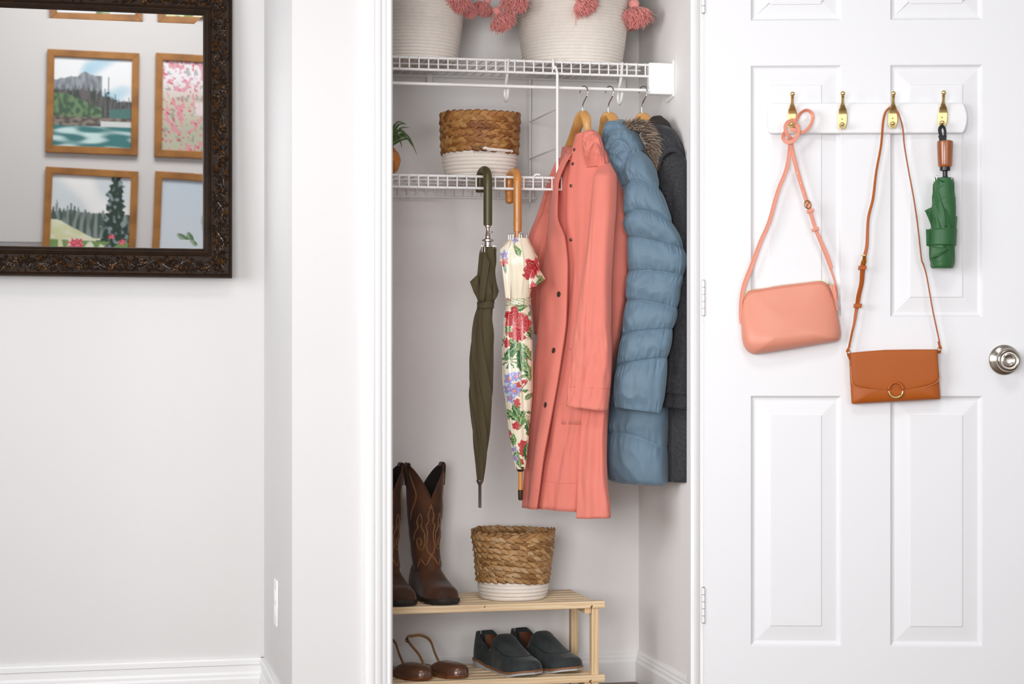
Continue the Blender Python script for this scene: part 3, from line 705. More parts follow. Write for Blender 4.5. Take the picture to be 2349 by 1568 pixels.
def loafer(label, u, v, ang):
    Z = z2-.0005; o, fx, sx_ = shoe_base(u, v, ang, Z); L = .270; hw = .051
    t = thing('suede_loafer', label, 'shoe', o, 'pair of charcoal suede loafers')
    def slab(nm, m, z0, z1, grow, f0=0, f1=1, lift=True):
        b = MB(); n = 36; rows = []
        for z in (z0, z1):
            row = []
            for s in (1, -1):
                rg = range(n+1) if s == 1 else range(n, -1, -1)
                for i in rg:
                    f = f0+(f1-f0)*i/n; lf = (.010*sstep(.78, 1, f) + (.012*(1-sstep(.22, .36, f)) if nm != 'heel' else 0)) if lift else 0
                    row.append(o+fx*((f-.5)*(L+grow*2))+sx_*s*(outline(f, L, hw+grow))+UP*(z+lf))
            rows.append(row)
        b.grid(rows, closeu=True); m_ = len(rows[0]); b.f.append(tuple(range(m_))[::-1]); b.f.append(tuple(m_+k for k in range(m_))); b.mi.extend([0, 0]); b.build(nm, m, t, smooth=False)
    slab('sole', m_wsole, .000, .005, .003); slab('midsole', m_welt, .005, .011, .0038); slab('heel', m_wsole, 0, .0125, .001, 0, .28, False)
    # upper: cross sections; the topline opens from f .06 to .46
    hk = [(0, .088), (.03, .089), (.07, .090), (.12, .084), (.22, .066), (.32, .060), (.40, .092), (.45, .100), (.54, .090), (.64, .070), (.76, .053), (.86, .044), (.94, .037), (1, .020)]
    def up(f, a): # a 0..pi across
        h = interp(hk, f)[0]; w_ = outline(f, L, hw+.001); ca, sa = cos(a), sin(a)
        x = w_*abs(ca)**(.62 if f > .5 else .5)*(1 if ca > 0 else -1); lf = .010*sstep(.78, 1, f)+.012*(1-sstep(.22, .36, f))
        z = .010+lf+(h-.010-lf*.5)*abs(sa)**(.85)
        z += .0012*nz(f*14, a*2, u)
        return o+fx*((f-.5)*L)+sx_*x+UP*z
    b = MB(); n = 30
    rows = [[up(.40+.60*i/30, pi*k/n) for k in range(n+1)] for i in range(31)]; b.grid(rows)
    # quarters: sides only up to the topline
    rowsL = []; rowsR = []
    for i in range(25):
        f = .002+.42*i/24; h = interp(hk, f)[0]
        cut = .30*pi+ .12*pi*(f/.42)
        lo = [up(f, cut*k/8) for k in range(9)]; hi = [up(f, pi-cut*k/8) for k in range(9)]
        # topline height follows the counter
        for P_, k in ((lo, 8), (hi, 8)):
            for j in range(9):
                P_[j] = P_[j].copy(); P_[j][2] = o[2]+.010+.010*(1-sstep(.22, .36, f))+(h*(1 if f < .3 else .94)-.014)*(j/8)
        s_ = outline(f, L, hw)
        for j in range(9):
            k_ = j/8; yy = s_*(1-.30*k_**2)
            lo[j] = o+fx*((f-.5)*L)+sx_*yy+UP*(lo[j][2]-o[2]); hi[j] = o+fx*((f-.5)*L)-sx_*yy+UP*(hi[j][2]-o[2])
        rowsL.append(lo); rowsR.append(hi)
    b.grid(rowsL); b.grid(rowsR); b.build('upper', m_suede, t, solid=.0022, angle=180)
    b = MB(); rows = [[o+fx*((.01+.55*i/12-.5)*L)+sx_*(outline(.01+.55*i/12, L, hw-.004)*k/4)+UP*.024 for k in range(-4, 5)] for i in range(13)]; b.grid(rows)
    rows = []
    for s in (1, -1):
        rows = [[o+fx*((.012+.4*i/16-.5)*(L-.006))+sx_*s*(outline(.012+.4*i/16, L, hw-.003)*(1-.26*(j/5)**2))+UP*(.02+(interp(hk, .012+.4*i/16)[0]-.026)*j/5) for j in range(6)] for i in range(17)]
        b.grid(rows)
    b.build('insole', m_insole, t, angle=180)
    b = MB(); b.tube([o-fx*(L/2+.0005)+UP*(.014+.070*i/8)+fx*.001*i/8 for i in range(9)], [.0045]*9, 10, flat=(1, 1)); b.build('heel_tab', m_suede, t, angle=180)
    for s in (0, 1):
        b = MB(); b.tube([up(.412, (pi*s)+(.30*pi*k/10)*(1 if s == 0 else -1))+UP*.0005 for k in range(11)], .0022, 8); b.build('side_seam', m_suede, t, angle=180)
    # apron seam around the vamp
    b = MB(); sp = []
    for k in range(33):
        q = pi*k/32; f = .44+.36*sin(q)**.8; a = pi/2+ (pi*.30)*cos(q)*(1.0)
        sp.append(up(f, a)+UP*.0010)
    b.tube(sp, .0014, 6); b.build('apron_seam', m_blkedge, t, angle=180)
    b = MB(); tp = [up(.405, pi*(.28+.44*k/14))+UP*.001 for k in range(15)]; b.tube(tp, .0020, 6); b.build('topline_binding', m_suede, t, angle=180)
loafer('charcoal suede loafer with pale sole, nearer of the pair on the lower rack', 1163, 5.195, rad(-69))
loafer('charcoal suede loafer with pale sole, behind its mate by the rack upright', 1250, 5.225, rad(-64))

m_bronze = pm('bronze_leather', '#5a3a2a', .3, metal=.25, spec=.6, coat=.5, var=(10, .4, '#7a5540'))
m_brown = pm('brown_leather_side', '#7a4524', .45)
m_strap = pm('tan_strap', '#a07a52', .5)
def flat_(label, u, v, ang):
    Z = z2-.0005; o, fx, sx_ = shoe_base(u, v, ang, Z); L = .235; hw = .037
    t = thing('slingback_flat', label, 'shoe', o, 'pair of bronze slingback flats')
    def wd(f): return outline(f, L, hw)
    b = MB(); n = 36; rows = []
    for z, g in ((.0, -.001), (.006, .001), (.012, 0)):
        row = []
        for s in (1, -1):
            rg = range(n+1) if s == 1 else range(n, -1, -1)
            for i in rg: row.append(o+fx*((i/n-.5)*(L+g*2))+sx_*s*(wd(i/n)+g)+UP*(z+.004*sstep(.8, 1, i/n)))
        rows.append(row)
    b.grid(rows, closeu=True); m_ = len(rows[0]); b.f.append(tuple(range(m_))[::-1]); b.f.append(tuple(2*m_+k for k in range(m_))); b.mi.extend([0, 0]); b.build('sole', m_brown, t, smooth=False)
    b = MB(); b.grid([[o+fx*((.01+.6*i/10-.5)*L)+sx_*(wd(.01+.6*i/10)*.93*k/4)+UP*.0132 for k in range(-4, 5)] for i in range(11)]); b.build('insole', m_strap, t)
    hk = [(.48, .022), (.54, .034), (.64, .040), (.78, .040), (.90, .037), (.97, .029), (1, .016)]
    def up(f, a):
        h = interp(hk, f)[0]; ca = cos(a); x = wd(f)*abs(ca)**.7*(1 if ca > 0 else -1)
        return o+fx*((f-.5)*L)+sx_*x+UP*(.008+(h-.008)*abs(sin(a))**.75)
    b = MB(); rows = []
    for i in range(25):
        row = []
        for k in range(25):
            a = pi*k/24; f0 = .40+.16*sin(a)**1.5; f = f0+(1-f0)*i/24; row.append(up(max(f, .42), a))
        rows.append(row)
    b.grid(rows); b.build('toe_box', m_bronze, t, solid=.0018, angle=180)
    b = MB(); b.tube([up(max(.42, .40+.16*sin(pi*k/24)**1.5), pi*k/24) for k in range(25)], .0013, 6); b.build('topline', m_strap, t, angle=180)
    # sling strap: rises from both sides of the throat, around behind the heel
    H = .082; P = [o+fx*(-.065*L/.235)+sx_*wd(.3)*1.0+UP*.012]
    P = [o+fx*((.42-.5)*L)+sx_*wd(.42)*.98+UP*.014, o+fx*((.30-.5)*L)+sx_*wd(.3)*.96+UP*.048, o+fx*((.16-.5)*L)+sx_*.036+UP*.078, o+fx*((.05-.5)*L)+sx_*.026+UP*.090, o+fx*((.03-.5)*L)+UP*.091, o+fx*((.05-.5)*L)-sx_*.026+UP*.090, o+fx*((.16-.5)*L)-sx_*.036+UP*.078, o+fx*((.30-.5)*L)-sx_*wd(.3)*.96+UP*.048, o+fx*((.42-.5)*L)-sx_*wd(.42)*.98+UP*.014]
    b = MB(); S_ = spline(P, 40); b.ribbon(S_, UP*.0045+fx*.001, .0022); b.build('sling_strap', m_strap, t, angle=60)
    q = S_[28]; b = MB(); b.tube([q+fx*.006*cos(a)+UP*.006*sin(a)-sx_*.002 for a in [2*pi*k/16 for k in range(16)]], .0012, 6, closed=True); b.build('buckle', pm('dark_brass', '#6b5434', .35, metal=1), t)
flat_('bronze slingback flat, rightmost of the pair on the lower rack', 1004, 5.19, rad(-62))
flat_('bronze slingback flat cut off by the left door jamb', 922, 5.18, rad(-62))
# ================================================================== loft helper for cloth bodies
def loft_rows(keys, n, seg, disp=None, exp=.75, wexp=1.0, vmode=0):
    """keys: (t, uL, vL, YL, uR, vR, YR, thickness). Returns rows of world points around closed rings."""
    rows = []
    for i in range(n+1):
        t = keys[0][0]+(keys[-1][0]-keys[0][0])*i/n
        uL, vL, YL_, uR, vR, YR_, th = interp(keys, t)
        Lp, Rp = PY(uL, vL, YL_), PY(uR, vR, YR_); ax = Rp-Lp
        nn = np.array([ax[1], -ax[0], 0.]); nn /= np.linalg.norm(nn)+1e-9
        if np.dot(nn, FW) > 0: nn = -nn
        row = []
        for k in range(seg):
            a = 2*pi*k/seg; c_, s_ = cos(a), sin(a)
            q = abs(c_)**wexp*(1 if c_ > 0 else -1)
            d = th/2*abs(s_)**exp*(1 if s_ > 0 else -1)
            e = disp(t, q, a, s_) if disp else 0
            eo = e if not hasattr(e, '__len__') else e[0]
            ew = 0 if not hasattr(e, '__len__') else e[1]
            row.append(Lp+ax*((q*(1+ew)+1)/2)+nn*(d+(eo*(1 if s_ >= 0 else -1))))
        rows.append(row)
    return rows
def loft(name, keys, m, parent, n=60, seg=64, disp=None, exp=.75, wexp=1., caps=(True, True), capm=None, **kw):
    b = MB(); rows = loft_rows(keys, n, seg, disp, exp, wexp)
    def capring(r):
        c = sum(r)/len(r); return [c+(p-c)*.02 for p in r]
    if caps[0]: rows = [capring(rows[0])]+rows
    if caps[1]: rows = rows+[capring([p+UP*.004 for p in rows[-1]])]
    b.grid(rows, closeu=True); kw.setdefault('angle', 180); return b.build(name, m, parent, **kw)
def sheet(name, keys, m, parent, n=60, cols=24, bulge=.01, disp=None, th=.0015, fold=0, **kw):
    """keys: (t, uL, vL, YL, uR, vR, YR); open cloth panel, bulging towards the viewer, returns the object"""
    b = MB(); rows = []
    for i in range(n+1):
        t = keys[0][0]+(keys[-1][0]-keys[0][0])*i/n
        uL, vL, YL_, uR, vR, YR_ = interp(keys, t); Lp, Rp = PY(uL, vL, YL_), PY(uR, vR, YR_)
        ax = Rp-Lp; nn = np.array([ax[1], -ax[0], 0.]); nn /= np.linalg.norm(nn)+1e-9
        if np.dot(nn, FW) > 0: nn = -nn
        row = []
        for k in range(cols+1):
            q = k/cols; e = bulge*(1-abs(2*q-1)**2.4)
            if disp: e += disp(t, q)
            row.append(Lp+ax*q+nn*e)
        if fold:  # edges turn back
            row = [Lp-nn*fold]+row+[Rp-nn*fold]
        rows.append(row)
    b.grid(rows); kw.setdefault('angle', 38)
    return b.build(name, m, parent, solid=th, **kw), rows
def line_on(rows, pts, r, off=.001, n=None):
    """tube following (row fraction, column fraction) points on a sheet"""
    R = np.array(rows); N, M_ = R.shape[:2]; out = []
    for t, q in spline(pts, n or 12*len(pts)):
        i = min(max(t, 0), 1)*(N-1); j = min(max(q, 0), 1)*(M_-1); i0, j0 = int(min(i, N-2)), int(min(j, M_-2)); fi, fj = i-i0, j-j0
        p = R[i0, j0]*(1-fi)*(1-fj)+R[i0+1, j0]*fi*(1-fj)+R[i0, j0+1]*(1-fi)*fj+R[i0+1, j0+1]*fi*fj
        out.append(p-FW*off)
    return out
# ================================================================== wooden hangers
m_hwood = pm('hanger_wood', '#cf9a5a', .35, var=(18, .4, '#b97d3e'), coat=.35, stretch=(1, 1, .4))
m_chrome = pm('chrome_wire', '#b5b0a8', .18, metal=1)
def hanger(label, un, dxh, yl, left, right):
    """un: pixel column of the neck; left/right: arm centre lines [(u, v, Y, halfwidth)]"""
    c = PY(un, 258, ROD_Y); t = thing('wooden_hanger', label, 'hanger', (c[0], ROD_Y, c[2]-.1), 'wooden coat hangers')
    k = un-1338
    H = [(1338, 262, ROD_Y), (1337, 250, ROD_Y), (1339, 237, ROD_Y-.004), (1344, 227, ROD_Y-.012), (1348, 218, ROD_Y-.018), (1349.5, 208, ROD_Y-.016), (1347, 201, ROD_Y-.010), (1342, 198, ROD_Y), (1336.5, 199.5, ROD_Y+.011), (1333, 206, ROD_Y+.016), (1331, 213, ROD_Y+.014)]
    rz = ROD_Z+.0075 - PY(1342, 198, ROD_Y)[2]
    b = MB(); b.tube([PY(u+k, v, y) for u, v, y in spline(H, 44)], .0016, 8); b.build('hook', m_chrome, t)
    for arm in (left, right):
        b = MB(); P = spline(arm, 26); rows = []; pts = [PY(u, v, y) for u, v, y, h in P]
        for i, (p, a) in enumerate(zip(pts, P)):
            tt = pts[min(i+1, 26)]-pts[max(i-1, 0)]; tt /= np.linalg.norm(tt); sd = RT*1.0; sd = sd-tt*np.dot(sd, tt); sd /= np.linalg.norm(sd)
            ww = a[3]*1.22/4400*5.05; nn = np.cross(tt, sd); dp = .0055
            rows.append([p+sd*ww*abs(cos(x))**.7*(1 if cos(x) > 0 else -1)+nn*dp*abs(sin(x))**.6*(1 if sin(x) > 0 else -1) for x in [2*pi*q/16 for q in range(16)]])
        b.grid(rows, closeu=True); b.f += [tuple(range(16))[::-1], tuple(26*16+q for q in range(16))]; b.mi += [0, 0]; b.build('arm', m_hwood, t, angle=60)
    return t
hanger('wooden hanger carrying the coral raincoat', 1337, 0, 0, [(1341, 258, 5.06, 7), (1333, 268, 5.07, 11), (1325, 288, 5.09, 10.5), (1315, 318, 5.13, 10.5), (1304, 345, 5.16, 10), (1296, 362, 5.19, 8)], [(1337, 258, 5.058, 8), (1344, 270, 5.04, 9.5), (1347, 290, 5.03, 7.5), (1350, 310, 5.025, 7), (1353, 325, 5.02, 6)])
hanger('wooden hanger carrying the blue puffer coat', 1396, 0, 0, [(1399, 262, 5.06, 7), (1391, 270, 5.07, 11), (1385, 290, 5.09, 9), (1380, 315, 5.12, 9), (1376, 340, 5.15, 8)], [(1396, 262, 5.058, 8), (1405, 270, 5.045, 10), (1410, 290, 5.02, 8), (1420, 320, 5.0, 8)])
hanger('wooden hanger carrying the charcoal wool coat', 1473, 0, 0, [(1477, 264, 5.06, 8), (1469, 272, 5.07, 11), (1462, 288, 5.09, 10), (1456, 310, 5.12, 9), (1450, 330, 5.15, 8)], [(1474, 264, 5.058, 9), (1482, 272, 5.045, 10), (1487, 292, 5.02, 9), (1500, 320, 5.0, 8)])

# ================================================================== coral raincoat
m_coral = pm('coral_cotton', '#da7b6c', .85, var=(7, .35, '#e0897b'), bump=(300, .12, .0006), sheen=.12)
m_coral_in = pm('coral_lining', '#d65f52', .9, sheen=.1)
m_snap = pm('gunmetal_snap', '#6a5c4e', .3, metal=.85)
m_cstitch = pm('coral_stitch', '#c9594c', .8)
tc = thing('coral_raincoat', 'coral pink hooded raincoat with dark snap buttons on the first hanger', 'coat', PY(1320, 1190, 5.04), 'coats on wooden hangers')
def cfold(t, q, a, s_):
    return (.0045*sin(9*q+2.2*sin(t*2.5))*min(1, t*3)+.003*sin(17*q+1+t*4)+.003*nz(q*3, t*6), 0)
BODY = [(0, 1300, 352, 5.12, 1368, 318, 5.03, .05), (.03, 1284, 378, 5.13, 1388, 348, 5.00, .08), (.08, 1272, 432, 5.13, 1410, 398, 4.99, .10), (.17, 1262, 500, 5.13, 1436, 470, 4.985, .11), (.25, 1255, 560, 5.13, 1446, 545, 4.985, .11), (.33, 1246, 640, 5.13, 1442, 628, 4.985, .11),
        (.45, 1238, 740, 5.13, 1428, 735, 4.99, .11), (.60, 1225, 860, 5.13, 1404, 850, 4.99, .11), (.72, 1218, 960, 5.13, 1392, 950, 4.99, .11), (.86, 1208, 1070, 5.13, 1388, 1060, 4.99, .11), (1, 1203, 1160, 5.13, 1392, 1172, 4.99, .11)]
loft('body', BODY, m_coral, tc, n=90, seg=80, disp=cfold, exp=.6)
# wearer's far sleeve, at the left behind
loft('sleeve', [(0, 1286, 365, 5.15, 1310, 360, 5.12, .05), (.1, 1270, 410, 5.17, 1302, 405, 5.13, .07), (.3, 1238, 490, 5.18, 1290, 490, 5.14, .075), (.5, 1213, 556, 5.18, 1275, 562, 5.14, .07), (.65, 1214, 610, 5.18, 1262, 615, 5.14, .06), (.8, 1222, 680, 5.18, 1258, 690, 5.15, .055), (1, 1231, 765, 5.18, 1262, 775, 5.15, .05)], m_coral, tc, n=50, seg=40,
     disp=lambda t, q, a, s: .003*sin(8*q+t*9)+.003*nz(q*2, t*9, 4))
# right front panel
RP = [(0, 1320, 311, 5.03, 1352, 300, 5.0), (.05, 1313, 340, 5.035, 1380, 335, 4.985), (.08, 1308, 370, 5.035, 1392, 362, 4.975), (.14, 1301, 440, 5.035, 1402, 440, 4.965), (.30, 1301, 560, 5.035, 1405, 560, 4.96), (.42, 1303, 660, 5.035, 1402, 660, 4.96), (.60, 1290, 800, 5.04, 1392, 800, 4.96), (.75, 1272, 930, 5.04, 1380, 930, 4.97), (.9, 1246, 1060, 5.045, 1356, 1060, 4.975), (1, 1232, 1166, 5.045, 1345, 1174, 4.975)]
_, rp = sheet('front_panel', RP, m_coral, tc, n=100, cols=36, bulge=.016, disp=lambda t, q: .0045*sin(8*q+1.2+1.5*t)*sstep(.1, .5, t)-.004*abs(nz(q*5+t*3, t*2.2, 31))+.0015*(1-abs(nz(q*7-t*9, t*7+q*5, 15))*4)*sstep(.5,.9,t)+.0025*sin(19*q+t*5)*sstep(0, .3, t)+.002*nz(q*4, t*9, 8), fold=.03)
# left front panel with its free edge
LP = [(0, 1296, 346, 5.09, 1311, 352, 5.03), (.04, 1282, 374, 5.09, 1294, 380, 5.02), (.09, 1270, 420, 5.09, 1279, 426, 5.015), (.17, 1262, 495, 5.09, 1277, 495, 5.01), (.235, 1256, 550, 5.09, 1296, 550, 5.005), (.32, 1247, 620, 5.09, 1302, 620, 5.00), (.45, 1240, 725, 5.09, 1299, 730, 5.00), (.60, 1228, 840, 5.09, 1284, 846, 5.00), (.75, 1218, 945, 5.095, 1266, 946, 5.005), (.87, 1208, 1040, 5.095, 1247, 1045, 5.01), (1, 1199, 1164, 5.095, 1230, 1168, 5.015)]
_, lp = sheet('front_panel', LP, m_coral, tc, n=110, cols=26, bulge=.005, disp=lambda t, q: .0035*sin(7*q+.5+2*t)*sstep(.15, .5, t)+.002*nz(q*3, t*10, 2), fold=.003)
b = MB(); b.tube(line_on(lp, [(0.0, .97), (.1, .97), (.25, .97), (.5, .97), (.75, .97), (1, .97)], 0, .0008, 80), .0007, 6); b.build('placket_edge', m_coral, tc, angle=180)
b = MB(); b.tube(line_on(rp, [(.94, .03), (.945, .5), (.94, .97)], 0, .0006), .0005, 5); b.tube(line_on(lp, [(.955, .06), (.955, .94)], 0, .0006), .0005, 5); b.build('hem_stitch', m_cstitch, tc)
# near panel hanging forward at the lower right
loft('side_panel', [(0, 1352, 900, 5.00, 1392, 900, 4.955, .03), (.12, 1340, 938, 4.985, 1390, 938, 4.945, .035), (.4, 1333, 1020, 4.975, 1388, 1020, 4.93, .04), (.7, 1327, 1110, 4.965, 1391, 1105, 4.92, .04), (.9, 1324, 1165, 4.96, 1398, 1160, 4.915, .04), (1, 1323, 1188, 4.96, 1400, 1187, 4.915, .04)], m_coral, tc, n=40, seg=48, exp=.5,
     disp=lambda t, q, a, s: .004*sin(6*q+1+t*2)+.003*nz(q*3, t*5, 1))
# near sleeve with cuff
SL = [(0, 1374, 372, 5.00, 1398, 374, 4.97, .02), (.05, 1375, 391, 4.97, 1404, 392, 4.93, .040), (.10, 1372, 402, 4.96, 1406, 404, 4.917, .060), (.2, 1364, 460, 4.955, 1406, 460, 4.905, .066), (.35, 1354, 550, 4.955, 1400, 550, 4.90, .064), (.52, 1334, 660, 4.955, 1397, 660, 4.90, .064), (.70, 1318, 765, 4.955, 1399, 765, 4.90, .062), (.84, 1308, 850, 4.955, 1400, 853, 4.90, .060), (.92, 1303, 896, 4.955, 1396, 902, 4.90, .060), (1, 1300, 930, 4.955, 1391, 942, 4.90, .060)]
def sl_d(t, q, a, s): return .0035*sin(5*q+1.0+t*3)*sstep(.1, .4, t)+.0028*(1-abs(nz(q*4-t*8, t*9+q*3, 25))*4)*sstep(.45, .8, t)+.004*abs(nz(q*2.2, t*7, 5))*sstep(.5, .9, t)-.006*math.exp(-((q+.15-.1*t)/.10)**2)*sstep(.15, .5, t)*(s > 0)
SLR = loft_rows(SL, 80, 64, sl_d, .7)
b = MB(); b.grid(SLR, closeu=True); b.build('sleeve', m_coral, tc, angle=180, solid=.002)
b = MB(); ring = [SLR[72][k]+(SLR[72][k]-sum(SLR[72])/64)*.02 for k in range(64)]; b.tube(ring, .0006, 5, closed=True); b.build('cuff_stitch', m_cstitch, tc)
b = MB(); ring = [p+(p-sum(SLR[8])/64)*.02 for p in SLR[8]]; b.tube(ring, .0011, 5, closed=True); b.build('shoulder_seam', m_coral, tc)
b = MB(); b.grid([[sum(SLR[78])/64+(p-sum(SLR[78])/64)*f for p in SLR[78]] for f in (.98, .01)], closeu=True); b.build('sleeve_lining', m_coral_in, tc)
# pocket and its flap
def patch(nm, cs, m, th, off, par, nn=8):
    P = []
    for i in range(nn+1):
        L_ = [cs[0][k]+(cs[3][k]-cs[0][k])*i/nn for k in range(3)]; R_ = [cs[1][k]+(cs[2][k]-cs[1][k])*i/nn for k in range(3)]
        P.append([PY(*[L_[k]+(R_[k]-L_[k])*j/nn for k in range(3)])-FW*off for j in range(nn+1)])
    b = MB(); b.grid(P); return b.build(nm, m, par, solid=th, angle=60, bevel=.0008)
def patch_on(nm, rows, cs, m, off, nn=14):
    """cs: four (row fraction, column fraction) corners on a sheet"""
    def S(t, q): return line_on(rows, [(t, q), (t, q)], 0, off, 1)[0]
    P = []
    for i in range(nn+1):
        f = i/nn; L_ = (cs[0][0]+(cs[3][0]-cs[0][0])*f, cs[0][1]+(cs[3][1]-cs[0][1])*f); R_ = (cs[1][0]+(cs[2][0]-cs[1][0])*f, cs[1][1]+(cs[2][1]-cs[1][1])*f)
        P.append([S(L_[0]+(R_[0]-L_[0])*j/nn, L_[1]+(R_[1]-L_[1])*j/nn) for j in range(nn+1)])
    b = MB(); b.grid(P); return b.build(nm, m, tc, solid=.002, angle=60)
patch_on('pocket', rp, [(.52, .07), (.52, .55), (.80, .68), (.80, .26)], m_coral, .0028)
patch_on('pocket_flap', rp, [(.52, .05), (.52, .56), (.605, .57), (.60, .10)], m_coral, .0055)
# snaps
def nrm_on(rows, t, q):
    a, = [line_on(rows, [(t, q), (t, q)], 0, 0, 1)[0]]; b_ = line_on(rows, [(t+.02, q), (t+.02, q)], 0, 0, 1)[0]; c_ = line_on(rows, [(t, min(1, q+.06)), (t, min(1, q+.06))], 0, 0, 1)[0]; a2 = line_on(rows, [(t, max(0, q-.06)), (t, max(0, q-.06))], 0, 0, 1)[0]
    n = np.cross(b_-a, c_-a2); n /= np.linalg.norm(n); return n if np.dot(n, FW) < 0 else -n
def button(par, p, r, m=m_snap, ax=None):
    b = MB(); b.lathe([(.0002, .0022), (r*.55, .0022), (r*.8, .0016), (r, .0010), (r, -.0015)], p, 24, -FW if ax is None else ax); b.build('button', m, par)
for t_, v in ((.385, 679), (.545, 800), (.725, 928)):
    P = line_on(lp, [(t_, .70), (t_+.001, .70)], 0, .0022, 1)[0]; button(tc, P, .0078, ax=nrm_on(lp, t_, .70))
for t_ in (.055, .086, .127, .287):
    P = line_on(rp, [(t_, .12), (t_+.001, .12)], 0, .002, 1)[0]; button(tc, P, .0042, ax=nrm_on(rp, t_, .12))
# collar and hood
sheet('collar', [(0, 1292, 338, 5.13, 1308, 336, 5.09), (.5, 1289, 348, 5.115, 1312, 350, 5.05), (1, 1287, 364, 5.10, 1308, 366, 5.03)], m_coral, tc, n=14, cols=14, bulge=.008, th=.003)
def ridge_field(ridges):
    """ridges: (polyline [(u, v)], height m, soft width px, sharp width px); the crease falls off sharply to the left of the direction of travel"""
    R = [([np.array(p, float) for p in spline(pl, 24)], a, w1, w2) for pl, a, w1, w2 in ridges]
    def f(u, v):
        s = 0; p = np.array([u, v])
        for P, a, w1, w2 in R:
            best = 1e9; sg = 1; bi = 0
            for i in range(len(P)-1):
                d = P[i+1]-P[i]; l2 = d[0]*d[0]+d[1]*d[1]+1e-9; t = max(0, min(1, ((p-P[i]) @ d)/l2)); q = p-P[i]-d*t; dd = math.hypot(q[0], q[1])
                if dd < best: best = dd; sg = d[0]*q[1]-d[1]*q[0]; bi = (i+t)/(len(P)-1)
            w = w1 if sg > 0 else w2
            if best < 3*w: s += a*math.exp(-(best/w)**1.5)*(.35+.65*sin(pi*min(1, max(0, bi)))**.5)
        return s
    return f
def crumple(name, outline_keys, m, par, seed, amp=.006, n=44, seg=56, fr=(2.5, 5), ridges=None, **k):
    rf2 = ridge_field(ridges) if ridges else None
    def d(t, q, a, s):
        x = q*fr[0]; y = t*fr[1]; r_ = 1-abs(nz(x+seed, y, seed)*2); r2 = 1-abs(nz(x*2+seed, y*1.6, seed+5)*2)
        e = amp*(r_*.8+r2*.45-.6)*sin(pi*min(1, max(0, t)))**.3
        if rf2 and s > -.1:
            kk = interp(outline_keys, t); u = kk[0]+(kk[3]-kk[0])*(q+1)/2; v = kk[1]+(kk[4]-kk[1])*(q+1)/2; e += rf2(u, v)
        return e
    return loft(name, outline_keys, m, par, n=n, seg=seg, disp=d, exp=.9, **k)
crumple('hood', [(0, 1344, 299, 4.995, 1360, 297, 4.985, .012), (.15, 1338, 306, 4.99, 1372, 305, 4.972, .035), (.45, 1335, 328, 4.985, 1382, 326, 4.965, .045), (.75, 1338, 350, 4.985, 1386, 350, 4.962, .036), (1, 1346, 384, 4.99, 1388, 380, 4.965, .010)], m_coral, tc, 3, .003, n=100, seg=120, ridges=[([(1342, 350), (1348, 328), (1360, 314), (1372, 314), (1380, 334)], .009, 8, 2.2), ([(1350, 366), (1354, 346), (1364, 332), (1374, 338), (1380, 356)], .008, 7, 2.2), ([(1338, 316), (1346, 303), (1358, 301), (1368, 308)], .005, 7, 2.5), ([(1356, 330), (1350, 352), (1352, 376)], .004, 4, 3)])
def fold_tube(name, pts, r, m, par, flat=(1, 1)):
    P = spline(pts, 36); rr = [r*(.25+.75*sin(pi*min(1, max(0, i/36)))**.6) for i in range(37)]
    b = MB(); b.tube([PY(*p) for p in P], rr, 14, flat=flat); return b.build(name, m, par, angle=180)

# ================================================================== blue puffer coat
m_blue = pm('slate_blue_nylon', '#61798a', .6, var=(9, .3, '#6d8596'), bump=(500, .05, .0005), sheen=.25, spec=.4)
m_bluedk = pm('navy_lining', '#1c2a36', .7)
tb = thing('puffer_coat', 'slate blue quilted down coat with fur-trimmed hood, between the other two coats', 'coat', PY(1460, 1105, 5.03), 'coats on wooden hangers')
def puff(lines, amp, wamp, seed):
    def d(t, q, a, s):
        # distance to the quilting seams, seam height varies across q
        ls = [l[0]+(l[1]-l[0])*0+l[1]*q+l[2]*(1-q*q) for l in lines]
        k = 0
        for i in range(len(ls)-1):
            if ls[i] <= t <= ls[i+1]: k = i; break
        else:
            return (-amp*.1, 0)
        f = (t-ls[k])/(ls[k+1]-ls[k]+1e-9); pf = (max(0, sin(pi*f)))**.42
        top = f; near = math.exp(-(min(f, 1-f)/.22)**2)*min(1, 6*min(f, 1-f)+.15)
        cr = 1-abs(nz(q*9+seed, t*3+k*7, seed))*3.2
        wr = -cr*.0042*near+nz(q*20+k*3, t*6, seed+2)*.0035*near+(1-abs(nz(q*2.0+k*5, t*16, seed+4))*3)*.0022*min(1, f*4)
        wr += nz(q*5, t*30, seed+8)*.0015
        return (amp*(pf-.6)+wr, wamp*(pf-.5)*1.0)
    return d
# body
BL = [(0, 1392, 318, 5.09, 1440, 300, 5.03, .04), (.05, 1384, 345, 5.09, 1462, 335, 5.01, .08), (.15, 1388, 430, 5.09, 1500, 430, 4.99, .09), (.4, 1400, 640, 5.09, 1540, 640, 4.98, .085), (.7, 1402, 870, 5.08, 1528, 880, 4.98, .10), (.78, 1398, 940, 5.08, 1530, 945, 4.98, .11), (.86, 1388, 1005, 5.08, 1528, 1010, 4.98, .12), (.93, 1390, 1060, 5.08, 1528, 1065, 4.98, .12), (.98, 1398, 1095, 5.08, 1528, 1105, 4.98, .11), (1, 1408, 1104, 5.07, 1524, 1113, 4.985, .09)]
BLr = loft_rows(BL, 240, 140, puff([(0, 0, 0), (.12, .0, 0), (.24, 0, 0), (.36, 0, 0), (.48, 0, 0), (.6, 0, 0), (.74, 0, 0), (.865, .018, -.022), (1.004, 0, 0)], .017, .02, 7), .75)
b = MB(); b.grid(BLr, closeu=True); b.build('body', m_blue, tb, angle=180)
b = MB(); c_ = sum(BLr[-1])/140; b.grid([[c_+(p-c_)*f+UP*h for p in BLr[-1]] for f, h in ((1, 0), (.82, .004), (.78, .02), (.01, .022))], closeu=True); b.build('hem_opening', m_bluedk, tb, angle=180)
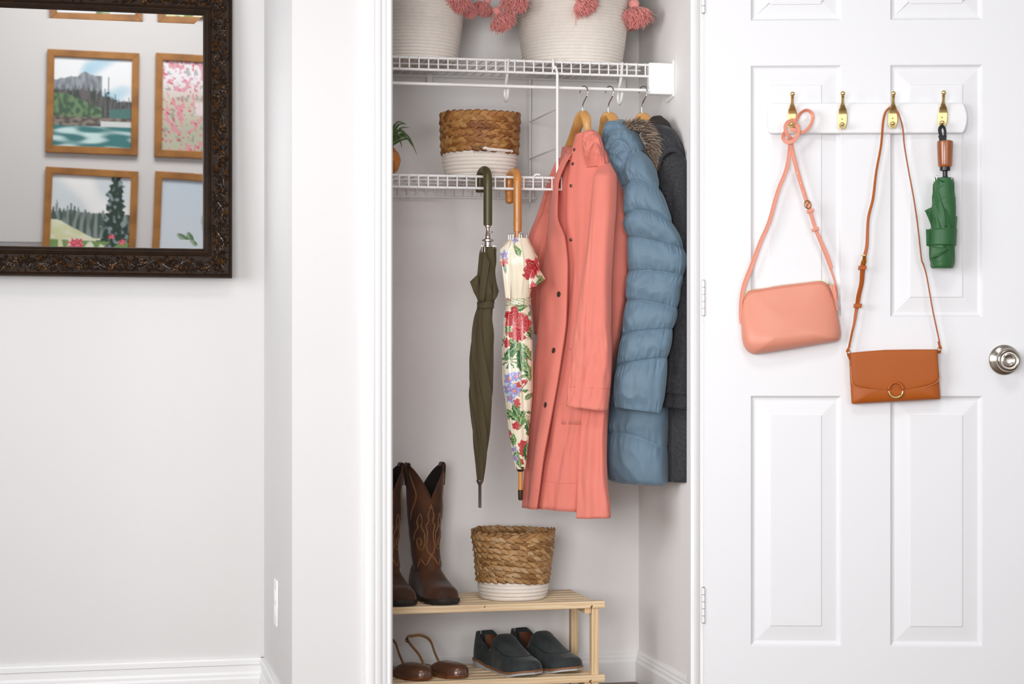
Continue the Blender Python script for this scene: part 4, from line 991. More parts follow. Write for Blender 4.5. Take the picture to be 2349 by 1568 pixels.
# near sleeve
def tv(v): return (v-345)/(940-345)
SB = [(tv(345), 1452, 350, 4.99, 1472, 345, 4.96, .03), (tv(372), 1448, 378, 4.98, 1487, 372, 4.93, .055), (tv(403), 1443, 408, 4.975, 1500, 403, 4.915, .065), (tv(440), 1439, 446, 4.97, 1513, 440, 4.905, .07), (tv(500), 1433, 500, 4.965, 1537, 502, 4.895, .07), (tv(550), 1439, 545, 4.965, 1560, 552, 4.895, .07), (tv(585), 1443, 585, 4.965, 1571, 587, 4.895, .07), (tv(626), 1441, 626, 4.965, 1567, 628, 4.895, .07), (tv(660), 1439, 658, 4.965, 1557, 662, 4.897, .07), (tv(700), 1437, 698, 4.965, 1553, 703, 4.90, .07), (tv(760), 1429, 762, 4.965, 1541, 758, 4.90, .07), (tv(830), 1418, 833, 4.965, 1529, 826, 4.90, .068), (tv(880), 1412, 880, 4.965, 1523, 880, 4.90, .066), (tv(940), 1411, 933, 4.965, 1515, 946, 4.90, .05)]
QL = [(tv(345), 0, 0), (tv(426), .012, -.022), (tv(502), .010, -.035), (tv(557), .018, -.006), (tv(625), .006, -.008), (tv(696), .010, -.008), (tv(760), -.008, -.004), (tv(829), -.009, -.004), (1.006, 0, 0)]
SBr = loft_rows(SB, 380, 160, puff(QL, .019, .05, 3), .72)
b = MB(); b.grid(SBr, closeu=True); b.build('sleeve', m_blue, tb, angle=180)
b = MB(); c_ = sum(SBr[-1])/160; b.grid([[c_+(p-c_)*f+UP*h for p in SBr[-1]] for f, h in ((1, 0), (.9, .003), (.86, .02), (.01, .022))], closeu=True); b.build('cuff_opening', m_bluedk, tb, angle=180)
b = MB()
for k in (3, 157):
    b.tube([SBr[i][k]+(SBr[i][k]-sum(SBr[i])/160)*.006 for i in range(48, 380, 2)], .0012, 5)
b.build('sleeve_seam', m_blue, tb, angle=180)
# hood and crumpled neck
crumple('hood', [(0, 1402, 274, 5.07, 1430, 274, 5.04, .02), (.12, 1390, 284, 5.07, 1444, 284, 5.03, .07), (.35, 1384, 310, 5.065, 1466, 312, 5.01, .10), (.6, 1382, 345, 5.06, 1478, 345, 4.99, .11), (.8, 1388, 380, 5.06, 1480, 378, 4.99, .10), (1, 1400, 430, 5.06, 1474, 425, 4.99, .07)], m_blue, tb, 11, .006, n=110, seg=130, fr=(3.2, 6), ridges=[([(1392, 310), (1402, 288), (1418, 280), (1436, 290)], .009, 9, 4), ([(1402, 352), (1412, 322), (1432, 304), (1454, 308), (1470, 330), (1478, 362)], .014, 11, 2.5), ([(1410, 372), (1420, 344), (1436, 326), (1452, 334), (1462, 358)], .010, 9, 2.5), ([(1386, 322), (1396, 338), (1410, 346)], .008, 7, 3), ([(1420, 392), (1428, 362), (1440, 344)], .007, 6, 3), ([(1398, 300), (1412, 312), (1424, 304)], .006, 5, 3), ([(1440, 400), (1448, 372), (1455, 350)], .006, 5, 3)])
# fur trim
m_fur = pm('brown_fur', '#6a5344', .7, vcol='Col', sheen=.4)
r = random.Random(9); b = MB()
CL = [(1432, 294, 5.02), (1455, 290, 5.0), (1476, 300, 4.985), (1488, 325, 4.975), (1492, 352, 4.97), (1492, 380, 4.97)]
CLs = spline(CL, 60)
for k in range(2600):
    i = r.random(); c = CLs[int(i*60)]; du, dv = r.gauss(0, 5), r.gauss(0, 4)
    base = PY(c[0]+du, c[1]+dv, c[2]+r.uniform(-.008, .02)); ang = -1.15+i*2.35+r.gauss(0, .25)   # image-plane direction
    Ln = r.uniform(.014, .034)*(.75+.5*sin(pi*i)); d = RT*cos(ang)-UP*sin(ang)-FW*r.uniform(-.2, .5); d /= np.linalg.norm(d)
    drp = -UP*Ln*.25; tip = base+d*Ln+drp; mid = base+d*Ln*.5
    cc = lin(r.choice(['#32241b', '#54402f', '#7d634c', '#a48a70', '#44342a', '#241a14'])); ct = lin(r.choice(['#c8b49f', '#8e7763', '#e0d0bd', '#4a3a2e']))
    w_ = .00075; s_ = np.cross(d, FW); s_ /= np.linalg.norm(s_)+1e-9
    b.add([base-s_*w_, base+s_*w_, mid+s_*w_*.8, mid-s_*w_*.8, tip, mid-FW*.0005], [(0, 1, 2, 3), (3, 2, 4), (3, 5, 2)], [cc, cc, cc, cc, ct, cc])
b.build('fur_trim', m_fur, tb, angle=180, recalc=False)['kind'] = 'stuff'

# ================================================================== charcoal wool coat
m_wool = pm('charcoal_wool', '#2b2b2e', .95, var=(170, .45, '#4b4b50'), bump=(350, .5, .001), sheen=.15)
m_wooldk = pm('hood_lining', '#2a2522', .8)
tg = thing('wool_coat', 'charcoal grey hooded wool coat, last on the rod beside the closet wall', 'coat', PY(1540, 1105, 4.99), 'coats on wooden hangers')
wf = lambda t, q, a, s: .003*sin(8*q+t*3)+.003*nz(q*3, t*6, 9)
loft('body', [(0, 1485, 320, 5.09, 1545, 305, 5.0, .03), (.06, 1482, 360, 5.09, 1572, 355, 4.95, .04), (.2, 1486, 480, 5.09, 1577, 480, 4.94, .045), (.5, 1505, 740, 5.08, 1577, 740, 4.94, .045), (.75, 1508, 930, 5.07, 1577, 935, 4.94, .05), (.77, 1512, 940, 5.07, 1577, 942, 4.94, .05), (1, 1515, 1102, 5.07, 1577, 1106, 4.94, .05)], m_wool, tg, n=70, seg=56, disp=wf, exp=.6)
loft('sleeve', [(0, 1522, 352, 4.98, 1552, 345, 4.955, .02), (.03, 1515, 372, 4.99, 1572, 365, 4.935, .04), (.12, 1512, 430, 4.99, 1577, 428, 4.925, .045), (.4, 1520, 600, 4.99, 1577, 600, 4.922, .045), (.8, 1521, 855, 4.985, 1577, 856, 4.922, .045), (1, 1518, 931, 4.985, 1577, 938, 4.922, .045)], m_wool, tg, n=60, seg=48, disp=lambda t, q, a, s: -.006*math.exp(-((q-.1)/.12)**2)*(s > 0)*sstep(.05, .15, t)+.002*nz(q*3, t*8, 12), exp=.6)
loft('cuff_tab', [(0, 1517, 857, 4.985, 1577, 860, 4.920, .052), (.5, 1516, 880, 4.985, 1577, 886, 4.920, .054), (1, 1516, 898, 4.985, 1577, 905, 4.920, .052)], m_wool, tg, n=10, seg=48, exp=.5)
crumple('hood_peak', [(0, 1498, 268, 5.05, 1516, 265, 5.03, .02), (.3, 1486, 282, 5.05, 1532, 280, 5.01, .06), (.7, 1482, 300, 5.05, 1540, 300, 5.0, .07), (1, 1484, 325, 5.05, 1544, 325, 5.0, .05)], m_wooldk, tg, 21, .003)
crumple('hood', [(0, 1503, 292, 5.03, 1528, 288, 4.99, .03), (.2, 1496, 302, 5.03, 1546, 300, 4.98, .055), (.6, 1495, 330, 5.02, 1560, 332, 4.955, .055), (1, 1500, 375, 5.02, 1569, 370, 4.95, .04)], m_wool, tg, 25, .003, n=70, seg=90, ridges=[([(1500, 306), (1514, 292), (1532, 292), (1550, 312), (1561, 342)], .012, 10, 3), ([(1505, 340), (1520, 318), (1540, 326), (1552, 350)], .006, 9, 4)])
fold_tube('shoulder_fold', [(1510, 392, 4.965), (1517, 362, 4.955), (1534, 346, 4.94), (1552, 345, 4.93), (1566, 358, 4.925)], .006, m_wool, tg)
fold_tube('collar', [(1449, 296, 5.09), (1456, 284, 5.09), (1470, 290, 5.06), (1482, 286, 5.05), (1492, 280, 5.04)], .008, m_wool, tg)
# ================================================================== long umbrellas hooked over the middle shelf
m_olive = pm('olive_nylon', '#4a3f26', .8, bump=(200, .15, .0006), sheen=.15, var=(8, .4, '#544a2e'))
m_oliveh = pm('olive_handle', '#4a4423', .35)
m_silver = pm('polished_silver', '#c4beb6', .15, metal=1)
m_bamboo = pm('bamboo_handle', '#d2914a', .3, coat=.4, var=(14, .7, '#b06a26'), stretch=(1, 1, .35))
m_canetip = pm('dark_ferrule', '#4a3a28', .35, metal=.6)
def canopy_rows(keys, Yc, nrow, seg, lobes, amp, twist, depthf=.9, sharp=1., extra=None, angs=None):
    """keys: (v, uL, uR). closed fluted rings around a vertical axis, fluting twists down the cloth"""
    rows = []; v0, v1 = keys[0][0], keys[-1][0]
    for i in range(nrow+1):
        v = v0+(v1-v0)*i/nrow; uL, uR = interp(keys, v); Lp, Rp = PY(uL, v, Yc), PY(uR, v, Yc); c = (Lp+Rp)/2; r_ = np.linalg.norm(Rp-Lp)/2
        row = []; t = i/nrow
        for k in range(seg):
            a = angs[k] if angs else 2*pi*k/seg; ph = (a*lobes/(2*pi)+twist*t+.25*sin(a+t*6)) % 1.
            s = ((ph/.84)**sharp if ph < .84 else (1-ph)/.16) if sharp else 0
            f = 1-amp*(s) if sharp else 1+amp*sin(2*pi*ph)
            f *= 1+.03*nz(cos(a)*2, sin(a)*2+t*9, t*5)
            if extra: f *= extra(a, t, v)
            row.append(c+RT*cos(a)*r_*f-FW*sin(a)*r_*depthf*f)
        rows.append(row)
    return rows
YU = 5.030
# ---- olive umbrella
to = thing('long_umbrella', 'furled olive green umbrella with matching crook handle hooked on the middle shelf', 'umbrella', PY(1100, 1164, YU), 'umbrellas hooked on the middle shelf')
hp = [(1119, 517, YU), (1119, 490, YU), (1119, 450, YU), (1119, 420, YU), (1118, 402, YU+.004), (1115.5, 393, YU+.018), (1111, 390.5, YU+.034), (1106, 394, YU+.050), (1102.5, 403, YU+.062), (1101, 420, YU+.064), (1101, 441, YU+.062)]
b = MB(); P = [PY(*p) for p in spline(hp, 60)]; b.tube(P, [.0114]*2+[.0118]*57+[.0116, .0095], 20, up=(1, 0, 0)); b.build('handle', m_oliveh, to, bevel=0, angle=70)
cx_ = PY(1119, 540, YU); ax_ = (cx_[0], cx_[1])
def zU(v, u=1119): return float(PY(u, v, YU)[2])
sc = 5.15/4400
b = MB(); b.lathe([(.001, zU(516)), (6.5*sc, zU(517)), (6.5*sc, zU(521)), (4.2*sc, zU(523)), (4.2*sc, zU(534)), (5.6*sc, zU(537)), (5.6*sc, zU(546)), (8*sc, zU(548)), (13*sc, zU(549.5)), (13*sc, zU(553)), (7.5*sc, zU(555)), (7.5*sc, zU(562)), (8.3*sc, zU(563)), (8.3*sc, zU(566)), (6*sc, zU(568)), (5.6*sc, zU(600))], (ax_[0], ax_[1], 0), 32); b.build('collar', m_silver, to, angle=35)
b = MB(); b.ball(PY(1128, 532, YU-.003), .0032); b.build('release_button', m_silver, to)
for u, v, y in ((1104, 560, 0), (1107, 559, -.012), (1134, 560, -.004), (1138, 561, .004), (1131, 562, -.014), (1112, 566, -.017)):
    b = MB(); q = PY(u, v, YU+y); b.tube([q-UP*.022-RT*(.002 if u < 1119 else -.002)*0, q], .0011, 6); b.ball(q, .0017, 8, 6); b.build('rib_tip', m_silver, to)
KO = [(566, 1104, 1136), (580, 1100, 1138), (600, 1097, 1139), (628, 1093, 1137), (650, 1087, 1139), (672, 1088, 1141), (690, 1095, 1134), (700, 1097, 1130), (708, 1094, 1131), (730, 1087, 1132), (765, 1081, 1134), (800, 1078, 1132), (860, 1076, 1133), (890, 1075, 1134), (950, 1079, 1127), (1000, 1083, 1123), (1050, 1089, 1117), (1103, 1094, 1109)]
ro = canopy_rows(KO, YU, 420, 220, 6, .30, 4.2, .95, .9)
b = MB(); b.grid([[sum(ro[3])/220+(p-sum(ro[3])/220)*.3 for p in ro[3]]]+ro, closeu=True); b.build('canopy', m_olive, to, angle=180)
# loose corners of cloth
def petal(par, name, m, A, B, Cc, Dd, n=12, bul=.006, vf=None):
    """bent four-cornered flap A-B (attached) to C-D"""
    A, B, Cc, Dd = [PY(*p) for p in (A, B, Cc, Dd)]; rows = []; col = []
    for i in range(n+1):
        row = []; s = i/n
        for j in range(n+1):
            q = j/n; p = (A*(1-q)+B*q)*(1-s)+(Dd*(1-q)+Cc*q)*s - FW*bul*sin(pi*q)*sin(pi*min(1, s*.8+.15)); row.append(p)
            if vf: col.append(vf(p))
        rows.append(row)
    b = MB(); b.grid(rows, colr=np.array(col).reshape(n+1, n+1, 3) if vf else None); return b.build(name, m, par, solid=.0012, angle=180)
petal(to, 'canopy_fold', m_olive, (1097, 628, YU-.02), (1100, 694, YU-.02), (1087, 670, YU-.030), (1078, 646, YU-.015))
petal(to, 'canopy_fold', m_olive, (1134, 630, YU-.015), (1128, 690, YU-.02), (1139, 683, YU-.024), (1144, 668, YU-.010))
petal(to, 'canopy_fold', m_olive, (1110, 575, YU-.028), (1096, 690, YU-.018), (1110, 692, YU-.030), (1124, 600, YU-.03), bul=.003)
b = MB(); rr = canopy_rows([(692, 1094.5, 1134), (699, 1095, 1132.5), (707, 1094.5, 1132.5)], YU, 6, 60, 8, 0, 0, .95, 0); b.grid(rr, closeu=True); b.build('tie_band', m_olive, to, solid=.001, angle=180)
b = MB(); tp = PY(1101, 1130, YU); b.lathe([(8.2*sc, zU(1100)), (8.2*sc, zU(1103)), (4.2*sc, zU(1111)), (3.6*sc, zU(1112)), (3.6*sc, zU(1160)), (3*sc, zU(1163.5)), (.0002, zU(1164))], (tp[0], tp[1], 0), 20); b.build('tip', pm('steel_tip', '#8d857c', .3, metal=1), to, angle=40)

# ---- floral umbrella: printed cloth, painted per vertex from a flower layout in cloth coordinates
CREAM = np.array(lin('#efe3cb'))
FL = []   # (kind, x, y, size, angle, colour seed)
BINS = {}
def col_at(x, y):
    c = CREAM*(1-.06*nz(x*.02, y*.02))
    wx = x+3.4*nz(x*.10, y*.10, 1)+.7*nz(x*.3, y*.3, 5); wy = y+3.4*nz(x*.10, y*.10, 9)+.7*nz(x*.3, y*.3, 7)
    if not BINS:
        for f_ in FL:
            for q_ in range(int((f_[2]-f_[3]*1.8-8)//16), int((f_[2]+f_[3]*1.8+8)//16)+1): BINS.setdefault(q_, []).append(f_)
    for kind, fx_, fy, s, an, sd in BINS.get(int(wy//16), ()):
        ddx, ddy = wx-fx_, wy-fy
        if abs(ddx) > s*1.6 or abs(ddy) > s*1.6: continue
        ca, sa = cos(an), sin(an); X, Y_ = (ddx*ca+ddy*sa)/s, (-ddx*sa+ddy*ca)/s
        if kind == 'leaf':
            e = abs(X); hw = .34*max(0, 1-e*e)*(1+.12*sin(X*22+sd))
            if abs(Y_) < hw:
                g = lin('#2f5f35') if Y_ > 0 else lin('#5f8a4a')
                if abs(Y_) < .03: g = lin('#c5cfa0')
                elif int((X*9+abs(Y_)*9)) % 3 == 0: g = lin('#86a468') if sd % 2 else lin('#3d6c3e')
                c = np.array(g)
        elif kind == 'rose':
            r_ = math.hypot(X, Y_); th = math.atan2(Y_, X); R_ = .82+.17*cos(5*th+sd)+.05*cos(11*th)
            if r_ < R_:
                k = (r_*2.4+.30*sin(3*th+sd)+.22*sin(th*2+r_*4)) % 1.
                c = np.array(lin('#b3242b') if k < .45 else (lin('#d9545a') if k < .75 else lin('#8c1620')))
                if k > .93: c = np.array(lin('#f0a39a'))
                if r_ > R_-.05: c = np.array(lin('#d88a80'))
        elif kind == 'orchid':
            r_ = math.hypot(X, Y_); th = math.atan2(Y_, X); R_ = .45+.5*abs(cos(2.5*th+sd))
            if r_ < R_:
                c = np.array(lin('#8fa0d0') if (r_ > .45) else lin('#b98cc0'))
                if r_ > R_-.10: c = np.array(lin('#cfd6ee'))
                if abs(sin(2.5*th+sd)) > .97: c = np.array(lin('#5566a8'))
                if r_ < .16: c = np.array(lin('#e9a63a'))
        elif kind == 'spray':
            r_ = math.hypot(X, Y_); th = math.atan2(Y_, X)
            if r_ < 1 and cos(9*th+sd) > .1+r_*.5:
                c = np.array(lin('#4f7f52') if cos(9*th+sd) > .5 else lin('#9db583'))
        elif kind == 'stem':
            if abs(Y_-.15*sin(X*3)) < .045 and abs(X) < 1: c = np.array(lin('#7a2f2a'))
    return c
FL += [('leaf', 1186, 575, 18, 1.1, 1), ('leaf', 1158, 612, 16, 1.4, 2), ('orchid', 1157, 585, 12, 0, 1), ('orchid', 1182, 552, 9, 0, 2), ('rose', 1157, 600, 9, 0, 4), ('leaf', 1215, 690, 16, .3, 2), ('leaf', 1190, 706, 22, -.1, 1), ('leaf', 1240, 638, 14, .6, 3), ('leaf', 1233, 650, 14, -.8, 4),
       ('rose', 1222, 612, 24, .4, 1), ('rose', 1212, 630, 14, .2, 5), ('rose', 1222, 655, 10, 0, 2), ('rose', 1168, 690, 7, 0, 2),
       ('leaf', 1210, 740, 24, 1.2, 1), ('leaf', 1215, 762, 22, .9, 2), ('leaf', 1165, 752, 20, 1.7, 3), ('rose', 1178, 728, 27, 0, 1), ('rose', 1203, 742, 21, .5, 3), ('rose', 1186, 766, 24, 1, 2), ('rose', 1164, 785, 12, 0, 3),
       ('leaf', 1190, 800, 34, .8, 1), ('leaf', 1172, 806, 28, 2.2, 2), ('leaf', 1207, 805, 26, 1.1, 3), ('leaf', 1195, 825, 30, 1.5, 4), ('leaf', 1210, 848, 26, 1.3, 1), ('spray', 1170, 825, 22, 0, 2),
       ('orchid', 1168, 868, 17, .4, 1), ('orchid', 1184, 862, 14, 1.2, 2), ('orchid', 1165, 890, 15, .9, 3), ('orchid', 1180, 895, 17, .1, 4), ('orchid', 1170, 912, 14, .6, 5), ('stem', 1200, 888, 22, -1.2, 1), ('rose', 1203, 875, 7, 0, 1),
       ('leaf', 1172, 950, 24, .7, 1), ('leaf', 1182, 940, 20, 1.2, 2), ('leaf', 1196, 962, 26, 1.9, 3), ('rose', 1184, 975, 11, .3, 2), ('leaf', 1212, 980, 20, 1.4, 4),
       ('leaf', 1178, 1005, 16, 1.2, 5), ('rose', 1200, 1018, 13, 1, 2), ('rose', 1198, 1036, 10, 1, 4), ('leaf', 1208, 1035, 22, 1.6, 2), ('leaf', 1185, 1045, 22, 1.4, 3), ('orchid', 1178, 1030, 9, 0, 3), ('orchid', 1181, 1050, 9, 0, 6), ('rose', 1196, 1058, 8, 0, 4), ('leaf', 1192, 1062, 14, 1.2, 1)]
rf_ = random.Random(12)
for k in range(34): FL.insert(0, (rf_.choice(['leaf', 'leaf', 'leaf', 'spray', 'rose']), 1187+rf_.uniform(-36, 36), rf_.uniform(715, 1060), rf_.uniform(8, 15), rf_.uniform(0, 3), k))
for k in range(90):
    FL.append((rf_.choice(['leaf', 'leaf', 'rose', 'orchid', 'spray']), 1290+rf_.uniform(0, 130), rf_.uniform(550, 1070), rf_.uniform(12, 24), rf_.uniform(0, 3), k))
m_floral = pm('floral_satin', '#efe3cb', .32, spec=.5, vcol='Col', coat=.25)
tf = thing('long_umbrella', 'furled cream umbrella with red rose and leaf print and bamboo crook handle', 'umbrella', PY(1194, 1148, YU), 'umbrellas hooked on the middle shelf')
hp = [(1187, 531, YU), (1187, 505, YU), (1187, 470, YU), (1187, 430, YU), (1187, 408, YU+.003), (1185, 398, YU+.014), (1181, 394, YU+.030), (1175, 396, YU+.046), (1170, 404, YU+.058), (1168, 420, YU+.062), (1168, 445, YU+.060), (1169, 467, YU+.056)]
P = [PY(*p) for p in spline(hp, 66)]; R_ = [.0108+.0007*abs(sin(i*.35))**8 for i in range(67)]; R_[-1] = .004; R_[-2] = .0098
b = MB(); b.tube(P, R_, 20, up=(1, 0, 0)); b.build('handle', m_bamboo, tf, angle=60)
sh = PY(1186.5, 540, YU); b = MB(); b.lathe([(.0002, zU(528)), (6*sc, zU(530)), (6*sc, zU(580)), (.0002, zU(581))], (sh[0], sh[1], 0), 18); b.build('shaft', m_bamboo, tf)
KF = [(546, 1168, 1213), (556, 1159, 1217), (575, 1149, 1226), (600, 1147, 1231), (628, 1151, 1229), (660, 1156, 1222), (684, 1161, 1216), (692, 1162, 1214), (700, 1160, 1215), (715, 1157, 1218), (740, 1153, 1221), (800, 1151, 1223), (860, 1151, 1223), (920, 1159, 1220), (980, 1166, 1215), (1030, 1173, 1211), (1075, 1183, 1205)]
def flute(a, t, v): return 1-.10*max(0, sin(a*4+1.0+3.0*t))**3*(1 if v > 700 else .6)
ANG = [pi*k/170 for k in range(171)]+[pi+pi*k/50 for k in range(1, 50)]
NR, SGm = 640, len(ANG)
rfl = canopy_rows(KF, YU, NR, SGm, 8, .05, .8, .95, .9, extra=flute, angs=ANG)
cols_ = np.zeros((NR+2, SGm, 3))
for i in range(NR+1):
    v = KF[0][0]+(KF[-1][0]-KF[0][0])*i/NR; uL, uR = interp(KF, v); um = (uL+uR)/2; rr_ = (uR-uL)/2
    for k in range(SGm):
        a = ANG[k]
        if a <= pi: x = um+rr_*cos(a)
        else: x = 1355+rr_*cos(a)
        cols_[i+1, k] = col_at(x, v)
cols_[0] = cols_[1]
b = MB(); b.grid([[sum(rfl[2])/SGm+(p-sum(rfl[2])/SGm)*.35-UP*.01 for p in rfl[2]]]+rfl, closeu=True, colr=cols_); b.build('canopy', m_floral, tf, angle=180)
def vf(p):
    q = p-C0; d = np.dot(q, FW); return col_at(CX+np.dot(q, RT)/d*F, HZ-q[2]/d*F)
petal(tf, 'canopy_fold', m_floral, (1212, 572, YU-.030), (1214, 662, YU-.036), (1232, 655, YU-.040), (1251, 640, YU-.012), n=26, vf=vf)
petal(tf, 'canopy_fold', m_floral, (1210, 552, YU-.024), (1224, 600, YU-.034), (1240, 625, YU-.030), (1234, 590, YU-.010), n=16, vf=vf)
petal(tf, 'canopy_fold', m_floral, (1172, 548, YU-.024), (1156, 612, YU-.03), (1146, 605, YU-.018), (1147, 572, YU-.014), n=18, vf=vf)
petal(tf, 'canopy_fold', m_floral, (1178, 550, YU-.033), (1170, 690, YU-.026), (1160, 684, YU-.022), (1150, 600, YU-.026), n=22, bul=.003, vf=vf)
b = MB(); rr = canopy_rows([(684, 1159.5, 1218), (692, 1160, 1216.5), (700, 1158.5, 1217.5)], YU, 8, 80, 8, 0, 0, 1.0, 0)
cc = np.array([[lin('#7fa873') if (k+i*3) % 9 < 3 else (lin('#c98f95') if k % 7 == 0 else CREAM) for k in range(80)] for i in range(9)]); b.grid(rr, closeu=True, colr=cc); b.build('tie_band', m_floral, tf, solid=.001, angle=180)
b = MB(); b.lathe([(.0002, .002), (.0028, .0018), (.0036, .0004), (.0036, -.001)], PY(1186, 694.5, YU-.0355), 16, -FW); b.build('snap', m_plast, tf)
for u, v, y in ((1167, 537, -.004), (1171.5, 536, -.014), (1177, 536, -.022), (1191, 535, -.026), (1199, 535, -.02), (1197, 537, -.024), (1208.5, 535, -.008)):
    b = MB(); q = PY(u, v, YU+y); b.tube([q-UP*.016, q], .0012, 6); b.ball(q, .0019, 8, 6); b.build('rib_tip', m_silver, tf)
tp = PY(1194, 1110, YU); b = MB(); b.lathe([(11*sc, zU(1071)), (11*sc, zU(1074)), (6.5*sc, zU(1082)), (.0002, zU(1083))], (tp[0], tp[1], 0), 24); b.build('end_cap', m_canetip, tf)
b = MB(); b.lathe([(5.3*sc, zU(1081)), (5.3*sc, zU(1124))], (tp[0], tp[1], 0), 20); b.build('wooden_tip', m_bamboo, tf)
b = MB(); b.lathe([(5.8*sc, zU(1124)), (5.4*sc, zU(1144)), (4.4*sc, zU(1148)), (.0002, zU(1148.5))], (tp[0], tp[1], 0), 20); b.build('ferrule', m_canetip, tf)
# ================================================================== hook rail on the door and what hangs from it
m_board = pm('white_board', (.83, .83, .84), .35)
m_brass = pm('satin_brass', '#dcc68c', .36, metal=1, aniso=.4, bump=(400, .04, .0004))
th_ = thing('hook_rail', 'white wooden hook rail with four brass hooks mounted on the open door', 'hook rail', D(1990, 308, .009))
def rail_outline(g=0):
    P = []
    for u, v in [(1766, 308), (1762, 303), (1760, 290), (1759, 272), (1760, 255), (1762, 243), (1766, 238)]: P.append((u-g if False else u+g*0, v))
    P += [(2206, 237), (2211, 246), (2215, 259), (2216.5, 272), (2215, 286), (2211, 299), (2206, 307)]
    return P
ol = rail_outline(); a_ = [D(u, v, 0) for u, v in ol]; b = MB(); b.prism(a_, dn*.018); b.build('board', m_board, th_, smooth=False, bevel=.004, bseg=3)
def brass_hook(ut, vt, ub, vb):
    h = bpy.data.objects.new('hook', None); COL.objects.link(h); h.parent = th_; h.location = tuple(D(ub, vb, .018)-wloc(th_))
    keys = [(0, 4.2, .046, .0036), (.10, 3.8, .040, .0036), (.24, 3.7, .026, .0034), (.36, 6, .014, .0032), (.50, 9.6, .0060, .003), (.62, 11.4, .0035, .0028), (.78, 11.4, .0035, .0028), (.90, 9.5, .004, .0028), (.97, 6.5, .005, .0028), (1, 3.0, .0055, .0024)]
    rows = []; n = 44
    for i in range(n+1):
        t = i/n; hw, off, tk = interp(keys, t); u = ut+(ub-ut)*t; v = vt+(vb-vt)*t; c = D(u, v, .018+off); hwm = hw/4400*4.9
        cup = .0022 if t > .4 else 0
        rows.append([c+dx*hwm*cos(2*pi*k/24)+dn*(tk*sin(2*pi*k/24)-cup*cos(2*pi*k/24)**2*-1) for k in range(24)])
    b = MB(); b.grid([[rows[0][0]*0+sum(rows[0])/24]*24]+rows+[[sum(rows[-1])/24]*24], closeu=True); b.build('hook_body', m_brass, h, angle=60)
    b = MB(); b.ball(D(ut, vt+1.5, .018+.046), (.0062, .0062, .0064), 18, 12); b.build('top_knob', m_brass, h)
    c0 = D(ub, vb-3, .018+.004); c1 = D(ub, vb-4, .018+.018); c2 = D(ub+.3, vb-12, .018+.030)
    b = MB(); b.tube(spline([c0, c1, c2], 12), [.0026]*4+[.003]*5+[.0045]*4, 12); b.ball(c2, (.0062, .0062, .0056), 18, 12); b.build('lower_prong', m_brass, h)
    b = MB(); b.ball(D(ub-.2, vb-24, .018+.0065), (.0022, .0022, .0022), 10, 6); b.build('screw_head', m_brass, h)
    return h
HK = [(1818, 214, 1816, 296), (1933.5, 213, 1931.5, 297), (2049.5, 213, 2047.5, 295), (2165, 211, 2161, 293)]
for q in HK: brass_hook(*q)

def pillow(par, name, m, outl, off0, thf, sp=True, rings=14, pw=2.4, nres=110, back=.0, vf=None, cpx=None, **kw):
    """padded leather body from a closed outline (pixels on the door plane); thf(v) = thickness there"""
    O = spline(outl, nres, closed=True) if sp else [np.array(p, float) for p in outl]
    c = sum(O)/len(O) if cpx is None else np.array(cpx, float); rows = []
    rows.append([D(*(c+(o-c)*.02), off0) for o in O]); rows.append([D(*(c+(o-c)*.97), off0) for o in O]); 
    for k in range(rings+1):
        x = k/rings*pi/2; s = cos(x)**(.9) if k < rings else 0; dd = sin(x)**(2/pw)
        rows.append([D(*(c+(o-c)*(s*.97+.03 if k == 0 else s)), off0+.003+(thf(o[1]*s+c[1]*(1-s))-.003)*dd) for o in O])
    b = MB(); b.grid(rows, closeu=True); kw.setdefault('angle', 180); return b.build(name, m, par, **kw)
def stitches(par, name, m, pts, closed=False, L=.0030, gap=.0022, r=.0004):
    b = MB(); acc = 0; P = [np.array(p) for p in pts]
    segl = [np.linalg.norm(P[i+1]-P[i]) for i in range(len(P)-1)]; tot = sum(segl); s = 0
    def at(x):
        for i, l in enumerate(segl):
            if x <= l or i == len(segl)-1: return P[i]+(P[i+1]-P[i])*(x/l if l else 0)
            x -= l
    while s+L < tot: b.tube([at(s), at(s+L)], r, 4); s += L+gap
    return b.build(name, m, par, smooth=False)

def strap_px(par, name, m, pts, hw, th=.0022, n=60, face=None, edge=None):
    """flat strap through (u, v, off) door-plane points; hw half width in px, scalar or per point"""
    P = spline([(p[0], p[1], p[2]*1000) for p in pts], n); C = [D(p[0], p[1], p[2]/1000) for p in P]; W_ = []
    for i in range(len(C)):
        t = C[min(i+1, len(C)-1)]-C[max(i-1, 0)]; t /= np.linalg.norm(t)+1e-9
        h = hw if not hasattr(hw, '__len__') else float(np.interp(i/n, np.linspace(0, 1, len(hw)), hw))
        tw = 0 if face is None else float(np.interp(i/n, np.linspace(0, 1, len(face)), face))
        side = np.cross(t, dn); side /= np.linalg.norm(side)+1e-9; side = side*cos(tw)+dn*sin(tw)
        W_.append(side*h/4400*4.9)
    b = MB(); b.ribbon(C, W_, th); o = b.build(name, m, par, angle=50)
    if edge: stitches(par, 'strap_stitch', edge, [c+dn*(th*.5+.0004)-w_*.55 for c, w_ in zip(C, W_)][4:-4], L=.0028, gap=.0018, r=.00035)
    return o
